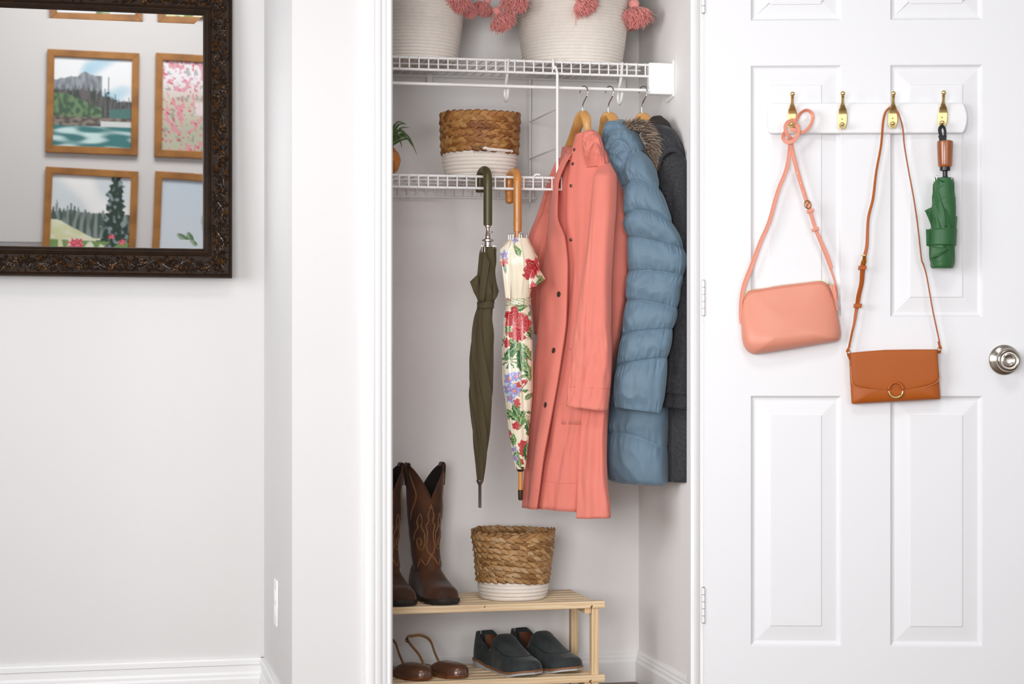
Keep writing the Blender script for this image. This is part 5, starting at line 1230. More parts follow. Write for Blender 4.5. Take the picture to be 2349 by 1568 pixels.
# ---- coral crossbody bag
m_cl = pm('coral_leather', '#dd9079', .42, var=(12, .25, '#e39d87'), bump=(500, .06, .0004), spec=.45)
m_cle = pm('coral_leather_edge', '#c9765d', .5)
m_goldm = pm('pale_gold_metal', '#d9c48a', .25, metal=1)
m_antb = pm('antique_brass', '#8a6a35', .35, metal=1)
bg = thing('crossbody_bag', 'small coral leather crossbody bag with knotted strap on the leftmost brass hook', 'bag', D(1815, 811, .03), 'bags hanging on the door')
CO = [(1704, 691), (1710.4, 674), (1722, 666), (1750, 661.5), (1788, 655), (1830, 650), (1872, 645.2), (1888, 646), (1901, 656), (1914, 684), (1921, 712), (1928, 755), (1928, 770), (1920, 782), (1880, 789), (1810, 801), (1740, 811.3), (1722, 810), (1709, 798), (1702, 777), (1700.5, 745), (1700.5, 717)]
def thc(v): return .020+.046*sstep(650, 800, v)
pillow(bg, 'bag_body', m_cl, CO, .006, thc, rings=18, pw=3.2, nres=160, cpx=(1814, 745))
def bagpt(u, v, e=0): return D(u, v, e)
top = [(1708, 686), (1713, 677), (1724, 670.5), (1750, 666), (1788, 659.5), (1830, 654.5), (1872, 650), (1886, 651), (1896.5, 659), (1908, 684)]
stitches(bg, 'seam_stitch', m_cle, [D(p[0], p[1], .0215) for p in spline(top, 120)], L=.0035, gap=.0020, r=.0005)
b = MB(); zt = spline([(1701.5, 700), (1706, 683), (1712, 672), (1724, 663.8), (1750, 659.5), (1788, 653), (1830, 648), (1872, 643), (1889, 644), (1903, 655), (1915, 682)], 150)
for i, p in enumerate(zt):
    if i % 1 == 0: c = D(p[0], p[1], .014); b.obox(c, dx*.0006, dn*.0022, UP*.0008)
b.build('zip', m_goldm, bg, smooth=False)
# strap: tabs, two legs, knot
strap_px(bg, 'strap', m_cl, [(1699.5, 742, .016), (1698.5, 717, .016), (1701, 684, .018), (1708, 652, .020), (1723, 613, .022), (1745, 554, .025), (1764, 510, .027), (1784, 440, .030), (1801, 397, .032), (1809, 364, .034), (1812, 330, .036), (1811, 315, .040)], [3.2, 3.6, 5.2, 6.0, 5.2, 4.9, 4.7, 4.6, 4.6, 4.4], .0026, n=90, edge=m_cle)
strap_px(bg, 'strap', m_cl, [(1816, 315, .040), (1815, 330, .037), (1822, 366, .035), (1832, 403, .034), (1847, 451, .032), (1858, 484, .032), (1871, 526, .030), (1884, 560, .028), (1903, 610, .026), (1915, 645, .024), (1919.5, 668, .022), (1920, 690, .020)], [4.6, 4.8, 5, 5, 4.8, 4.2, 3.6, 3.0, 2.6, 2.2, 2.0], .0026, n=90, edge=m_cle)
strap_px(bg, 'strap_end', m_cl, [(1853, 462, .037), (1861, 490, .036), (1871, 524, .034), (1887, 560, .032), (1900, 590, .031), (1908, 616, .030)], [4.4, 4.4, 4.2, 4.0, 4.0, 3.6], .0022, n=50)
for (u, v, an) in ((1859, 484, .30), (1870, 526, .33)):
    b = MB(); c = D(u, v, .034); ax = dx*cos(an)+UP*sin(an); ay = -dx*sin(an)+UP*cos(an); b.obox(c, ax*.0095, ay*.0042, dn*.0052); b.build('keeper_loop', m_cl, bg, smooth=False, bevel=.0015)
def ring(par, name, m, c, ru, rv, an, r, off, full=2*pi, a0=0, seg=40):
    pts = [D(c[0]+ru*cos(a)*cos(an)-rv*sin(a)*sin(an), c[1]+ru*cos(a)*sin(an)+rv*sin(a)*cos(an), off) for a in [a0+full*k/seg for k in range(seg if full > 6.28 else seg+1)]]
    b = MB(); b.tube(pts, r, 10, closed=full > 6.28); return b.build(name, m, par, angle=180)
ring(bg, 'buckle', m_antb, (1853, 469), 7.4, 9.2, -.3, .0013, .038); b = MB(); b.tube([D(1850, 475, .037), D(1856, 462, .040)], .0010, 8); b.build('buckle_prong', m_antb, bg)
for (u, v) in ((1829, 397), (1837, 420), (1844, 444)):
    b = MB(); b.lathe([(.0002, .0005), (.0013, .0005), (.0013, -.001)], D(u, v, .0358), 12, dn); b.build('strap_hole', m_board, bg)
# knot
strap_px(bg, 'knot_loop', m_cl, [(1812, 297, .052), (1822, 298, .054), (1832, 303, .053), (1843, 303, .050), (1854, 294, .048), (1863, 278, .046), (1864, 264, .045), (1857, 255, .045), (1847, 253, .046), (1836, 260, .047), (1826, 276, .047), (1818, 288, .045)], 4.6, .0026, n=90, face=[.1, .2, .5, .9, .9, .5, .8, .9, .4, .1])
strap_px(bg, 'knot_wrap', m_cl, [(1826, 278, .044), (1816, 277, .048), (1807, 281, .051), (1802, 291, .053), (1804, 303, .054), (1811, 314, .053), (1817, 322, .046)], 4.8, .0026, n=60, face=[.3, .2, .1, .1, .3, .4])
strap_px(bg, 'knot_wrap', m_cl, [(1806, 300, .046), (1798, 308, .048), (1797, 317, .052), (1803, 324, .055), (1812, 326, .057), (1822, 321, .057), (1829, 309, .055), (1831, 296, .052), (1828, 285, .046)], 5.0, .0026, n=70, face=[.3, .3, .2, .1, .1, .3, .6])
# side tab and zip pull at the right
strap_px(bg, 'side_tab', m_cl, [(1912, 652, .034), (1913, 662, .036), (1916, 678, .036), (1917, 692, .034), (1921, 711, .030)], [2.6, 3.6, 3.2, 2.0, 2.2], .003, n=30)
strap_px(bg, 'zip_pull', m_cl, [(1905, 654, .032), (1911, 668, .034), (1915, 684, .034)], [2.4, 3.0, 2.6], .0022, n=20)
b = MB(); b.ball(D(1899, 651, .024), (.0035, .002, .0026), 12, 8); b.tube([D(1896, 650, .024), D(1907, 655, .026)], .0016, 8); b.build('zip_slider', m_goldm, bg)

# ---- tan clutch on a long strap
m_tan = pm('tan_leather', '#a85416', .45, var=(9, .4, '#b05e20'), bump=(260, .22, .0006), spec=.32)
m_tane = pm('tan_edge', '#c4794a', .5)
m_tans = pm('tan_stitch', '#b0602c', .6)
tt_ = thing('flap_clutch', 'tan leather flap clutch with brass ring, hanging by a long strap', 'bag', D(2054, 925, .02), 'bags hanging on the door')
def tfun(v): return .028+.010*sstep(810, 910, v)
BO = [(1948, 826), (1950, 815), (1956, 811), (2030, 806), (2146, 804), (2151, 812), (2153, 850), (2157.5, 912), (2156, 915.3), (2100, 918.5), (2027, 922.5), (1956, 926.4), (1953, 924), (1950, 870)]
def dense(P, n=10):
    out = []
    for i in range(len(P)):
        a, c = np.array(P[i], float), np.array(P[(i+1) % len(P)], float)
        for k in range(n): out.append(a+(c-a)*k/n)
    return out
pillow(tt_, 'clutch_body', m_tan, dense(BO), .006, tfun, sp=False, pw=7, rings=12, cpx=(2052, 866))
FO = [(1950, 810), (1952, 808.6), (1990, 805), (2030, 802), (2100, 801), (2149, 801), (2151, 802.5), (2152, 830), (2155, 864), (2152.5, 872.5), (2143, 879.5), (2129.6, 884.5), (2110, 889.5), (2091, 893.5), (2072, 896.3), (2055, 897.5), (2030, 897.3), (2015, 896), (1995, 893.3), (1976.5, 890), (1964, 887), (1957.4, 882), (1954.5, 874), (1951.5, 840)]
def tflap(v): return .0135
pillow(tt_, 'flap', m_tan, dense(FO, 8), .030, tflap, sp=False, pw=14, rings=10, cpx=(2052, 850))
FL_ = [(1953, 812), (1955, 842), (1958.5, 872), (1962, 880), (1970, 885), (1995, 889.5), (2015, 892), (2032, 893.3)]; FR_ = [(2078, 891.8), (2091, 889.5), (2110, 885.5), (2129, 880.5), (2143, 875), (2149, 869), (2150.5, 862), (2149, 830), (2147, 808)]
for seq in (FL_, FR_): stitches(tt_, 'flap_stitch', m_tans, [D(p[0], p[1], .0437) for p in spline(seq, 80)], L=.0026, gap=.0014, r=.0005)
b = MB(); b.tube([D(p[0], p[1], .040) for p in spline(FO[8:], 80)], .0013, 8); b.build('flap_edge', m_tane, tt_, angle=180)
ring(tt_, 'ring_cover', m_tan, (2055, 892), 16, 15, 0, .0042, .0445, full=pi*1.02, a0=pi*.99)
ring(tt_, 'ring_stitch', m_tans, (2055, 893.5), 20.5, 20.5, 0, .0006, .0440, full=pi*1.0, a0=pi, seg=60)
ring(tt_, 'ring_stitch', m_tans, (2055, 894), 9.5, 8.5, 0, .0006, .0440, full=pi*1.0, a0=pi, seg=40)
ring(tt_, 'brass_ring', m_goldm, (2055, 896), 16, 15, 0, .0026, .0445, full=pi*1.0, a0=0)
for (u, v, s) in ((1946, 810, -1), (2155.5, 803, 1)):
    ring(tt_, 'strap_ring', m_antb, (u-s*1.0, v-2), 3.6, 5.2, 0, .0011, .028)
    strap_px(tt_, 'ring_tab', m_tan, [(u-s*4, v+14 if s < 0 else v+6, .028), (u-s*.5, v+4, .030), (u, v+1, .032)], [2.4, 3.2, 3.4], .003, n=14)
strap_px(tt_, 'strap', m_tan, [(1945, 806, .026), (1948, 793, .028), (1955, 760, .028), (1960, 739, .028), (1964, 713, .028), (1968, 699, .028), (1972, 672, .028), (1977, 649, .028), (1980, 619, .028), (1983, 590, .030), (1988.5, 562, .030), (1991.8, 501, .030), (2002.5, 455, .030), (2010, 394, .030), (2021, 333, .031), (2025.5, 281, .032), (2031, 258, .030), (2040, 247, .026), (2047, 243.5, .0245), (2054, 248, .026), (2064, 268, .030), (2071, 296, .032), (2074.5, 333, .031), (2083.6, 388, .030), (2096, 455, .030), (2105, 517, .028), (2113.5, 592, .028), (2118, 606, .028), (2126, 635, .028), (2140, 713, .028), (2155, 784, .028), (2156, 799, .028)],
         [2.6, 2.4, 3.4, 4.2, 4.4, 4.8, 4.4, 3.9, 3.4, 3.0, 3.2, 3.4, 3.2, 3.2, 3.0, 2.6, 2.6, 2.6, 2.5, 2.5, 2.5, 2.5], .0024, n=220, face=[.9, .9, .4, .3, .3, .3, .4, .6, .8, 1.0, 1.1, 1.2, 1.1, 1.1, 1.1, 1.1, 1.1, 1.1, 1.1, 1.1, 1.1])
strap_px(tt_, 'strap_end', m_tan, [(1984, 590, .034), (1979, 603, .036), (1977, 622, .034), (1975, 650, .033), (1968, 680, .032), (1965, 700, .030)], [3.6, 5.0, 4.8, 4.6, 4.4, 4.0], .0022, n=40, face=[.5, .3, .3, .3, .4])
for (u, v) in ((1978, 614), (1967.5, 701)):
    b = MB(); b.obox(D(u, v, .032), dx*.0100, UP*.0056+dx*.0008, dn*.0062); b.build('keeper_loop', m_tan, tt_, smooth=False, bevel=.0015)
ring(tt_, 'buckle', m_antb, (1983, 596), 4.2, 9, -.05, .0014, .038); b = MB(); b.tube([D(1975, 585, .037), D(1985, 586, .039)], .0018, 8); b.build('buckle_bar', m_goldm, tt_)
for (u0, v0, u1, v1) in ((1950, 791, 1944, 804), (2152, 783, 2157, 797)):
    strap_px(tt_, 'strap_tab', m_tan, [(u0, v0, .029), ((u0+u1)/2, (v0+v1)/2, .031), (u1, v1, .030), (u1, v1+3, .029)], [1.8, 2.6, 3.4, 3.2], .0034, n=16)

# ---- green folding umbrella
m_gr = pm('green_nylon', '#235a2c', .5, var=(14, .35, '#2f6a36'), bump=(60, .12, .001), sheen=.15)
m_blk = pm('black_nylon', '#121212', .55); m_blkp = pm('black_plastic', '#0e0e0e', .3)
m_teak = pm('varnished_wood', '#a35a26', .28, coat=.5, wood=dict(dir='X', scale=5, dist=7, ds=1.2, c2='#7a3d16', amt=.6), stretch=(6, 6, .9))
gu = thing('folding_umbrella', 'short green folded umbrella with wooden grip hanging from the rightmost brass hook', 'umbrella', D(2162, 616, .04))
OG = .045
def lg(name, pts, m, sc_=4.9/4400, u0=2168, seg=32, **k):
    """lathe around the umbrella axis; pts = (radius px, v)"""
    b = MB(); V = [(r*sc_, float(D(u0, v, OG)[2])) for r, v in pts]; c = D(u0, 500, OG); b.lathe(V, (c[0], c[1], 0), seg); return b.build(name, m, gu, **k)
lg('grip', [(.2, 323), (16.5, 323), (18, 324.5), (18.4, 330), (17.2, 360), (16.2, 378), (15.6, 381), (14, 383), (.2, 383)], m_teak, angle=35)
lg('grip_cap', [(.2, 322.2), (15, 322.4), (15.5, 324)], m_blkp)
lg('collar', [(.2, 380), (12, 380), (12, 391), (8, 392.5), (.2, 392.5)], m_blkp, angle=35)
lg('shaft', [(.2, 390), (5.6, 390), (5.6, 405), (11, 407), (11, 409), (5, 411), (5, 430)], m_blkp, angle=35)
strap_px(gu, 'wrist_strap', m_blk, [(2163, 322, .052), (2157, 306, .050), (2156, 296, .048), (2160, 290, .046), (2165, 292, .046), (2168, 303, .048), (2166, 322, .052)], 4.6, .002, n=40, face=[.9, .8, .7, .5, .7, .8, .9])
strap_px(gu, 'wrist_strap', m_blk, [(2162, 311, .055), (2162.5, 318, .056), (2163, 325, .055)], [10, 8.5, 7.5], .007, n=10)
KG = [(408, 2143, 2187), (416, 2141.5, 2189), (440, 2139, 2192), (455, 2137, 2194), (480, 2135, 2194.5), (520, 2134, 2194), (560, 2131.5, 2192), (590, 2131.5, 2190.5), (603, 2132.5, 2190), (610, 2133.5, 2188.5), (615, 2137, 2186)]
def crow(keys, nrow, seg, fn):
    rows = []; v0, v1 = keys[0][0], keys[-1][0]
    for i in range(nrow+1):
        v = v0+(v1-v0)*i/nrow; uL, uR = interp(keys, v); c = D((uL+uR)/2, v, OG); r_ = (uR-uL)/2/4400*4.9
        rows.append([c+(dx*cos(a)+dn*sin(a)*.9)*r_*fn(a, i/nrow, v) for a in [2*pi*k/seg for k in range(seg)]])
    return rows
def gfn(a, t, v):
    ph = (a*5/(2*pi)+1.9*t+.3*sin(a*2+t*7)) % 1.
    f = 1-.13*(ph/.85 if ph < .85 else (1-ph)/.15)
    ph2 = ((v-408)/30+.6*sin(a+.6)) % 1.
    if v < 470: f *= 1-.035*ph2
    if v > 600: f *= 1-.03*((v/4.0+a) % 1.)
    return f*(1+.035*nz(cos(a)*2.2, sin(a)*2.2+t*6, t*7))
rg_ = crow(KG, 200, 110, gfn)
b = MB(); b.grid([[sum(rg_[0])/110+(p-sum(rg_[0])/110)*.5-UP*.012 for p in rg_[0]]]+rg_+[[sum(rg_[-1])/110+(p-sum(rg_[-1])/110)*.35+UP*.002 for p in rg_[-1]]], closeu=True); b.build('canopy', m_gr, gu, angle=180)
b = MB(); b.grid(crow([(525, 2132.5, 2194.5), (545, 2131.5, 2193.5), (563, 2130.5, 2192.5)], 10, 90, lambda a, t, v: 1+.006*sin(5*a+t)), closeu=True); b.build('tie_band', m_gr, gu, solid=.0012, angle=180)
def gpetal(name, A, B, Cc, Dd, m=m_gr, n=10, bul=.004):
    A, B, Cc, Dd = [D(*p) for p in (A, B, Cc, Dd)]; rows = []
    for i in range(n+1):
        s = i/n; rows.append([(A*(1-j/n)+B*j/n)*(1-s)+(Dd*(1-j/n)+Cc*j/n)*s+dn*bul*sin(pi*j/n)*sin(pi*min(1, s*.8+.15)) for j in range(n+1)])
    b = MB(); b.grid(rows); return b.build(name, m, gu, solid=.001, angle=180)
gpetal('canopy_fold', (2137, 475, OG+.014), (2138, 523, OG+.014), (2124, 487, OG+.022), (2121, 483, OG+.010))
gpetal('canopy_fold', (2135, 526, OG+.015), (2134, 566, OG+.015), (2125, 563, OG+.018), (2124, 526, OG+.018), bul=.001)
gpetal('canopy_fold', (2136, 565, OG+.027), (2176, 570, OG+.033), (2154, 587, OG+.032), (2132, 594, OG+.022))
gpetal('canopy_fold', (2162, 475, OG+.033), (2196, 497, OG+.006), (2194, 520, OG+.010), (2166, 521, OG+.034))
gpetal('canopy_fold', (2146, 410, OG+.024), (2189, 432, OG+.016), (2189, 418, OG+.012), (2162, 415, OG+.026), bul=.001)
b = MB(); 
lg('end_cap', [(.2, 617), (14, 616.6), (16, 614.8), (17, 612)], pm('grey_cap', '#b8b8b8', .4), u0=2161)
for u, v, o_ in ((2144, 407, .005), (2149, 403.5, .014), (2183.5, 407, .010)):
    b = MB(); q = D(u, v, OG+o_); b.tube([q-UP*.010, q], .0010, 6); b.ball(q, .0018, 8, 6); b.build('rib_tip', m_silver, gu)
# ================================================================== ornate framed mirror
AL = rad(3.0); RO = .0045
c_al, s_al = cos(AL), sin(AL)
MN = np.array([0, -c_al, s_al])                    # faces the room, tilted very slightly upwards
mx_ = np.array([cos(RO), 0, 0]); mu = np.array([0, s_al, c_al])
ex = mx_*cos(RO)-mu*sin(RO); ex /= np.linalg.norm(ex); ez = mu*cos(RO)+np.array([1, 0, 0])*sin(RO); ez -= ex*np.dot(ex, ez); ez /= np.linalg.norm(ez)
MO = PY(533, 636.5, 5.442)                          # bottom right outer corner, on the front plane of the frame
MWID, MHGT = 1.18, .826
FWD = .082
def M(x, z, off=0.): return MO-ex*x+ez*z+MN*off     # x to the left, z up
mt = thing('wall_mirror', 'large wall mirror in a dark bronze frame carved with vines and flowers', 'mirror', M(MWID/2, 0, -.02))
m_fr = pm('bronze_frame', '#22140a', .55, metal=.0, var=(30, .5, '#37230f'), bump=(90, .15, .001), spec=.22)
m_rel = pm('bronze_carving', '#2c1e15', .27, metal=.1, var=(60, .4, '#46311f'), spec=.9)
m_rel2 = pm('gilded_rub', '#7a5530', .33, metal=.6, var=(70, .5, '#3a281c'))
m_mir = pm('mirror_glass', (.93, .94, .94), 0.0, metal=1)
# moulding profile (distance from outer edge, height)
PR = [(0, -.028), (0, -.006), (.0015, -.003), (.004, -.0035), (.0052, .0005), (.0075, .0015), (.0088, -.001), (.0105, -.0045), (.018, -.0055), (.035, -.0062), (.052, -.0055), (.0595, -.0045), (.0615, -.001), (.0640, -.0005), (.0655, -.0030), (.0675, -.0035), (.0690, -.0010), (.0712, -.0012), (.0725, -.0045), (.0745, -.0050), (.0762, -.0035), (.0780, -.0045), (.0800, -.0085), (.0820, -.0125), (.0820, -.020)]
def side(name, P0, P1, P2, P3, m=m_fr):
    """P0,P1 outer ends (x, z), inner direction handled by mitre"""
    b = MB(); rows = []
    (ax, az), (bx, bz), (ix, iz), (jx, jz) = P0, P1, P2, P3
    for d, h in PR: rows.append([M(ax+ix*d, az+iz*d, h), M(bx+jx*d, bz+jz*d, h)])
    b.grid(rows); return b.build(name, m, mt, angle=50)
side('frame_rail', (0, 0), (MWID, 0), (1, 1), (-1, 1)); side('frame_rail', (0, MHGT), (MWID, MHGT), (1, -1), (-1, -1))
side('frame_stile', (0, 0), (0, MHGT), (1, 1), (1, -1)); side('frame_stile', (MWID, 0), (MWID, MHGT), (-1, 1), (-1, -1))
b = MB(); b.add([M(.001, .001, -.027), M(MWID-.001, .001, -.027), M(MWID-.001, MHGT-.001, -.027), M(.001, MHGT-.001, -.027)], [(0, 1, 2, 3)]); b.build('backing', m_fr, mt, smooth=False)
# glass with bevelled border
g0, g1 = FWD-.001, FWD-.001+.0255
GZ = -.0140
b = MB(); b.add([M(g1, g1, GZ), M(MWID-g1, g1, GZ), M(MWID-g1, MHGT-g1, GZ), M(g1, MHGT-g1, GZ)], [(0, 1, 2, 3)]); b.build('glass', m_mir, mt, smooth=False)
bd = -.0008
def bev(a, c, e, f, bd=-.00006): 
    b = MB(); b.add([M(*a, GZ+bd*1.4), M(*c, GZ+bd*1.4), M(*e, GZ), M(*f, GZ)], [(0, 1, 2, 3)]); b.build('glass_bevel', m_mir, mt, smooth=False)
W2, H2 = MWID, MHGT
bev((g0, g0), (W2-g0, g0), (W2-g1, g1), (g1, g1)); bev((g0, H2-g0), (W2-g0, H2-g0), (W2-g1, H2-g1), (g1, H2-g1)); bev((g0, g0), (g0, H2-g0), (g1, H2-g1), (g1, g1)); bev((W2-g0, g0), (W2-g0, H2-g0), (W2-g1, H2-g1), (W2-g1, g1))
# carved band
rm = random.Random(21)
def carve(name, org, du, dv_, L):
    """org (x,z) start; du unit (x,z) along; dv_ unit across; band centre at .035"""
    b = MB(); g = MB()
    def Q(s, w, h): return M(org[0]+du[0]*s+dv_[0]*w, org[1]+du[1]*s+dv_[1]*w, h-.0058)
    def leaf(mb, s, w, an, ln, wd, ht):
        ca, sa = cos(an), sin(an); rows = []
        for i in range(6):
            t = i/5; ww = wd*sin(pi*min(.97, t*.93+.06))**.8; hh = ht*(.35+.65*sin(pi*t)); bend = .18*ln*t*t
            rows.append([Q(s+ca*ln*t-sa*(y*ww+bend), w+sa*ln*t+ca*(y*ww+bend), z_) for y, z_ in ((-1, 0), (-.5, hh), (0, hh*.55), (.5, hh*1.05), (1, 0))])
        mb.grid(rows)
    def berry(mb, s, w, r_, h=None):
        rows = []
        for i in range(5):
            a = pi/2*i/4; rows.append([Q(s+r_*cos(a)*cos(2*pi*k/8), w+r_*cos(a)*sin(2*pi*k/8), (h or r_*1.2)*sin(a)) for k in range(8)])
        mb.grid(rows, closeu=True)
    s = .012; up_ = 1
    # wavy stem
    n = int(L/.006); st = [Q(.01+(L-.02)*i/n, .035+.011*sin(2*pi*(.01+(L-.02)*i/n)/.088), .0016) for i in range(n+1)]
    b.tube(st, .0016, 6)
    while s < L-.012:
        c = .035+.011*sin(2*pi*s/.088); k = int(s/.022) % 4; pick = rm.random()
        if k == 0:   # palmate leaf
            for j in range(5): leaf(g if rm.random() < .35 else b, s, c-up_*.006, up_*(-.2+j*.5)+rm.uniform(-.1, .1)+(pi if up_ < 0 else 0)*0, .020*rm.uniform(.8, 1.15), .0046, .0055)
        elif k == 1: # flower
            w0 = .035-up_*.008
            for j in range(6): leaf(b, s, w0, j*pi/3+pick, .0125, .0042, .0050)
            berry(g, s, w0, .0036, .0066)
        elif k == 2: # grape cluster
            w0 = .035+up_*.009
            for j in range(9): berry(g if rm.random() < .5 else b, s+rm.uniform(-.008, .008), w0+rm.uniform(-.008, .008), .0036*rm.uniform(.8, 1.15))
        else:
            for j in range(4): leaf(b if rm.random() < .7 else g, s+rm.uniform(-.004, .004), .035+rm.uniform(-.012, .012), rm.uniform(0, 2*pi), .019*rm.uniform(.8, 1.2), .0044, .0055)
        for j in range(5):
            leaf(b, s+rm.uniform(-.01, .01), .035+rm.uniform(-.019, .019), rm.uniform(0, 2*pi), .013*rm.uniform(.7, 1.3), .0031, .0042)
        berry(g if rm.random() < .3 else b, s+rm.uniform(-.01, .01), .035+rm.choice((-1, 1))*rm.uniform(.012, .021), .0027)
        # tendril
        t0 = rm.uniform(0, 6.28); cw = .035+rm.uniform(-.012, .012); tp = [Q(s+(.003+.002*q)*cos(t0+q*.9), cw+(.002+.0013*q)*sin(t0+q*.9), .0024) for q in range(7)]
        b.tube(tp, .0009, 5)
        s += .0145; up_ = -up_ if rm.random() < .6 else up_
    b.build(name, m_rel, mt, angle=60); g.build(name, m_rel2, mt, angle=60)
carve('carved_vine', (.015, 0), (1, 0), (0, 1), MWID-.03); carve('carved_vine', (0, .030), (0, 1), (1, 0), MHGT-.06)
carve('carved_vine', (.015, MHGT), (1, 0), (0, -1), MWID-.03); carve('carved_vine', (MWID, .030), (0, 1), (-1, 0), MHGT-.06)

# ================================================================== pictures on the wall behind the camera, seen in the mirror
GP = M(g1, g1, GZ)
def refl(u, v, Y=YW+.02):
    d = ray(u, v); s = np.dot(GP-C0, MN)/np.dot(d, MN); p = C0+d*s; r_ = d-2*np.dot(d, MN)*MN; return p+r_*((Y-p[1])/r_[1])
m_pfr = pm('walnut_frame', '#b07838', .45, var=(8, .7, '#7a4c20'), bump=(60, .1))
m_print = pm('photo_print', (1, 1, 1), .5, vcol='Col')
def cl(h): return np.array(lin(h))
def mixc(a, c, t): return a*(1-t)+c*t
def im_river(x, y):
    n = nz(x*4, y*4, 1); c = mixc(cl('#b4d8ea'), cl('#f4f7fa'), sstep(-.1, .25, nz(x*2.2, y*3.5, 3)+.15))
    ridge = .17+.10*abs(x-.42)*2-.05*nz(x*9, 0, 2)
    if x < .62 and y > ridge: c = mixc(cl('#9aa3ab'), cl('#7c7f86'), sstep(-.3, .4, nz(x*20, y*9, 4)))
    tr = .36+.05*nz(x*26, 1, 5)+.12*sstep(.45, .9, x)
    if y > tr-.1*abs(nz(x*45, 3, 1)): c = mixc(cl('#6b6468'), cl('#3e4a44'), sstep(-.3, .3, nz(x*40, y*6, 6)))
    if x > .72 and y > .56-.02*n: c = cl('#4f7a74')
    if .20 < (abs(x-.70)) < 0: pass
    if abs(x-.70) < .006+.10*max(0, y-.22)*abs(nz(y*40, 2, 2)) and y > .2: c = cl('#3c4742')
    if y > .40 and x < .62 and y < .70 and y > .40+.35*(x-.15): c = mixc(cl('#46604a'), cl('#6f8c66'), sstep(-.2, .3, nz(x*16, y*16, 7)))
    if y > .66: c = mixc(cl('#5a5350'), cl('#8d8378'), sstep(-.2, .3, nz(x*14, y*30, 8)))
    if y > .70 and x > .6 and y < .77: c = cl('#d8dcda')
    if y > .76: c = mixc(cl('#3f7c7e'), cl('#cdeaea'), sstep(-.15, .45, nz(x*3, y*16, 9)+.5*(y-.85)))
    return c
def im_blossom(x, y):
    c = mixc(cl('#f3eef4'), cl('#d3c8b8'), sstep(.15, .5, y)); c = mixc(c, cl('#b9bda6'), sstep(.5, .8, y)*.9)
    k = nz(x*11, y*11, 2)+.5*nz(x*24, y*24, 4)
    if k > .22: c = mixc(c, cl('#e08ea0'), .8)
    if k < -.42: c = mixc(c, cl('#8d8a88'), .6)
    if nz(x*30, y*30, 9) > .42: c = cl('#d4475e')
    if .45 < y < .6 and .5 < x < .9: c = mixc(c, cl('#f2e4ec'), .7)
    return c
def im_meadow(x, y):
    c = mixc(cl('#fbfbfb'), cl('#dbe5ea'), sstep(0, .5, nz(x*2, y*2, 4)+.2))
    if y > .42-.22*abs(nz(x*22, 0, 4))*(1-x): c = mixc(cl('#8f9c98'), cl('#4c5d57'), sstep(-.3, .3, nz(x*22, y*5, 3)))
    if y > .52+.42*max(0, x-.12)*1.0-.10*max(0, .2-x): c = mixc(cl('#dfe2b4'), cl('#eef0d8'), sstep(-.3, .3, nz(x*5, y*9, 6)))
    w_ = .08+.22*y
    if abs(x-.82) < w_*(.75+.5*nz(y*24, x*8, 5)): c = mixc(cl('#2d4038'), cl('#8ea3a6'), sstep(.05, .4, nz(x*18, y*18, 8)))
    if y > .80 and nz(x*9, y*9, 3) > .02: c = cl('#7da05e')
    for fx, fy, fr in ((.33, .86, .11), (.78, .70, .07), (.92, .80, .045), (.06, .93, .05), (.8, .97, .07)):
        if math.hypot(x-fx, (y-fy)*1.1) < fr*(.8+.6*nz(x*24, y*24, 5)): c = cl('#e0485a') if nz(x*40, y*40) > -.1 else cl('#f08ba0')
    return c
def im_leaf(x, y):
    c = mixc(cl('#ccd9e6'), cl('#e2eaf1'), y)
    for fx, fy, an, L_ in ((.40, .70, 1.1, .13), (.30, .66, .5, .10), (.66, .50, 1.4, .16), (.78, .52, 1.9, .15), (.60, .95, -1.0, .22), (.80, .78, 2.4, .2)):
        X = (x-fx)*cos(an)+(y-fy)*sin(an); Y_ = -(x-fx)*sin(an)+(y-fy)*cos(an)
        if (X/L_)**2+(Y_/(L_*.36))**2 < 1: c = mixc(cl('#5f7d5a'), cl('#9fb69a'), sstep(-.3, .3, Y_/L_*2+.2*nz(x*9, y*9)))
    return c
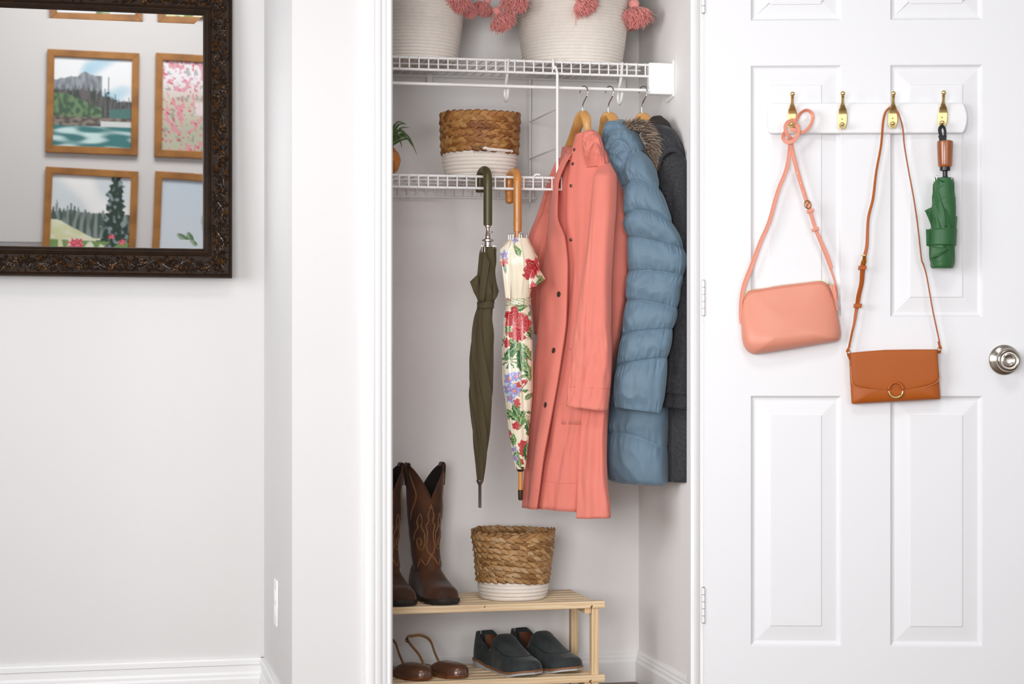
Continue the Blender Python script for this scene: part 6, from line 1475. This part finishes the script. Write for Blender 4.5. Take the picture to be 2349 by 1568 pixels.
def picture(label, c4, fn, bw=.155):
    """c4: pixel corners as seen in the mirror: top-left, top-right, bottom-right, bottom-left"""
    P = [refl(*c) for c in c4]; c = sum(P)/4; w_ = (np.linalg.norm(P[1]-P[0])+np.linalg.norm(P[2]-P[3]))/2; h_ = (np.linalg.norm(P[3]-P[0])+np.linalg.norm(P[2]-P[1]))/2
    a = P[1]-P[0]+P[2]-P[3]; a /= np.linalg.norm(a); d = np.array([a[2], 0, -a[0]]) if a[0] > 0 else np.array([-a[2], 0, a[0]]); 
    if d[2] > 0: d = -d
    t = thing('picture_frame', label, 'picture', (c[0], YW, c[2]-h_/2), 'gallery wall reflected in the mirror'); f = w_*bw/2*1.0
    c = np.array([c[0], YW+.004, c[2]])
    def K(x, y, o=0): return c+a*(x-.5)*w_+d*(y-.5)*h_+np.array([0, o, 0])
    fx, fy = f/w_, f/h_
    for A in ([(0, 0), (1, 0), (1-fx, fy), (fx, fy)], [(1, 0), (1, 1), (1-fx, 1-fy), (1-fx, fy)], [(1, 1), (0, 1), (fx, 1-fy), (1-fx, 1-fy)], [(0, 1), (0, 0), (fx, fy), (fx, 1-fy)]):
        b = MB(); b.prism([K(*q) for q in A], (0, .022, 0)); b.build('frame_bar', m_pfr, t, smooth=False, bevel=.002)
    nx, ny = 90, 100; b = MB(); rows = [[K(fx+(1-2*fx)*i/nx, fy+(1-2*fy)*j/ny, .008) for i in range(nx+1)] for j in range(ny+1)]
    cols = np.array([[fn(i/nx, j/ny) for i in range(nx+1)] for j in range(ny+1)]); b.grid(rows, colr=cols); b.build('photo', m_print, t, smooth=False)
picture('framed river and mountain photo reflected in the mirror', [(110, 113), (322, 122), (314, 357), (103, 348)], im_river)
picture('framed pink blossom photo reflected at the mirror edge', [(358, 122), (572, 131), (566, 368), (353, 358)], im_blossom)
picture('framed meadow and fir tree photo reflected in the mirror', [(103, 382), (317, 393), (310, 628), (97, 618)], im_meadow)
picture('framed pale succulent photo reflected in the lower mirror corner', [(354, 393), (570, 404), (564, 640), (349, 628)], im_leaf)
picture('left picture frame showing only as a sliver along the top edge of the mirror', [(117, -215), (330, -207), (322, 34), (111, 27)], im_leaf)
picture('picture frame showing only as a sliver in the top right corner of the mirror', [(364, -206), (578, -198), (572, 43), (358, 36)], im_meadow)
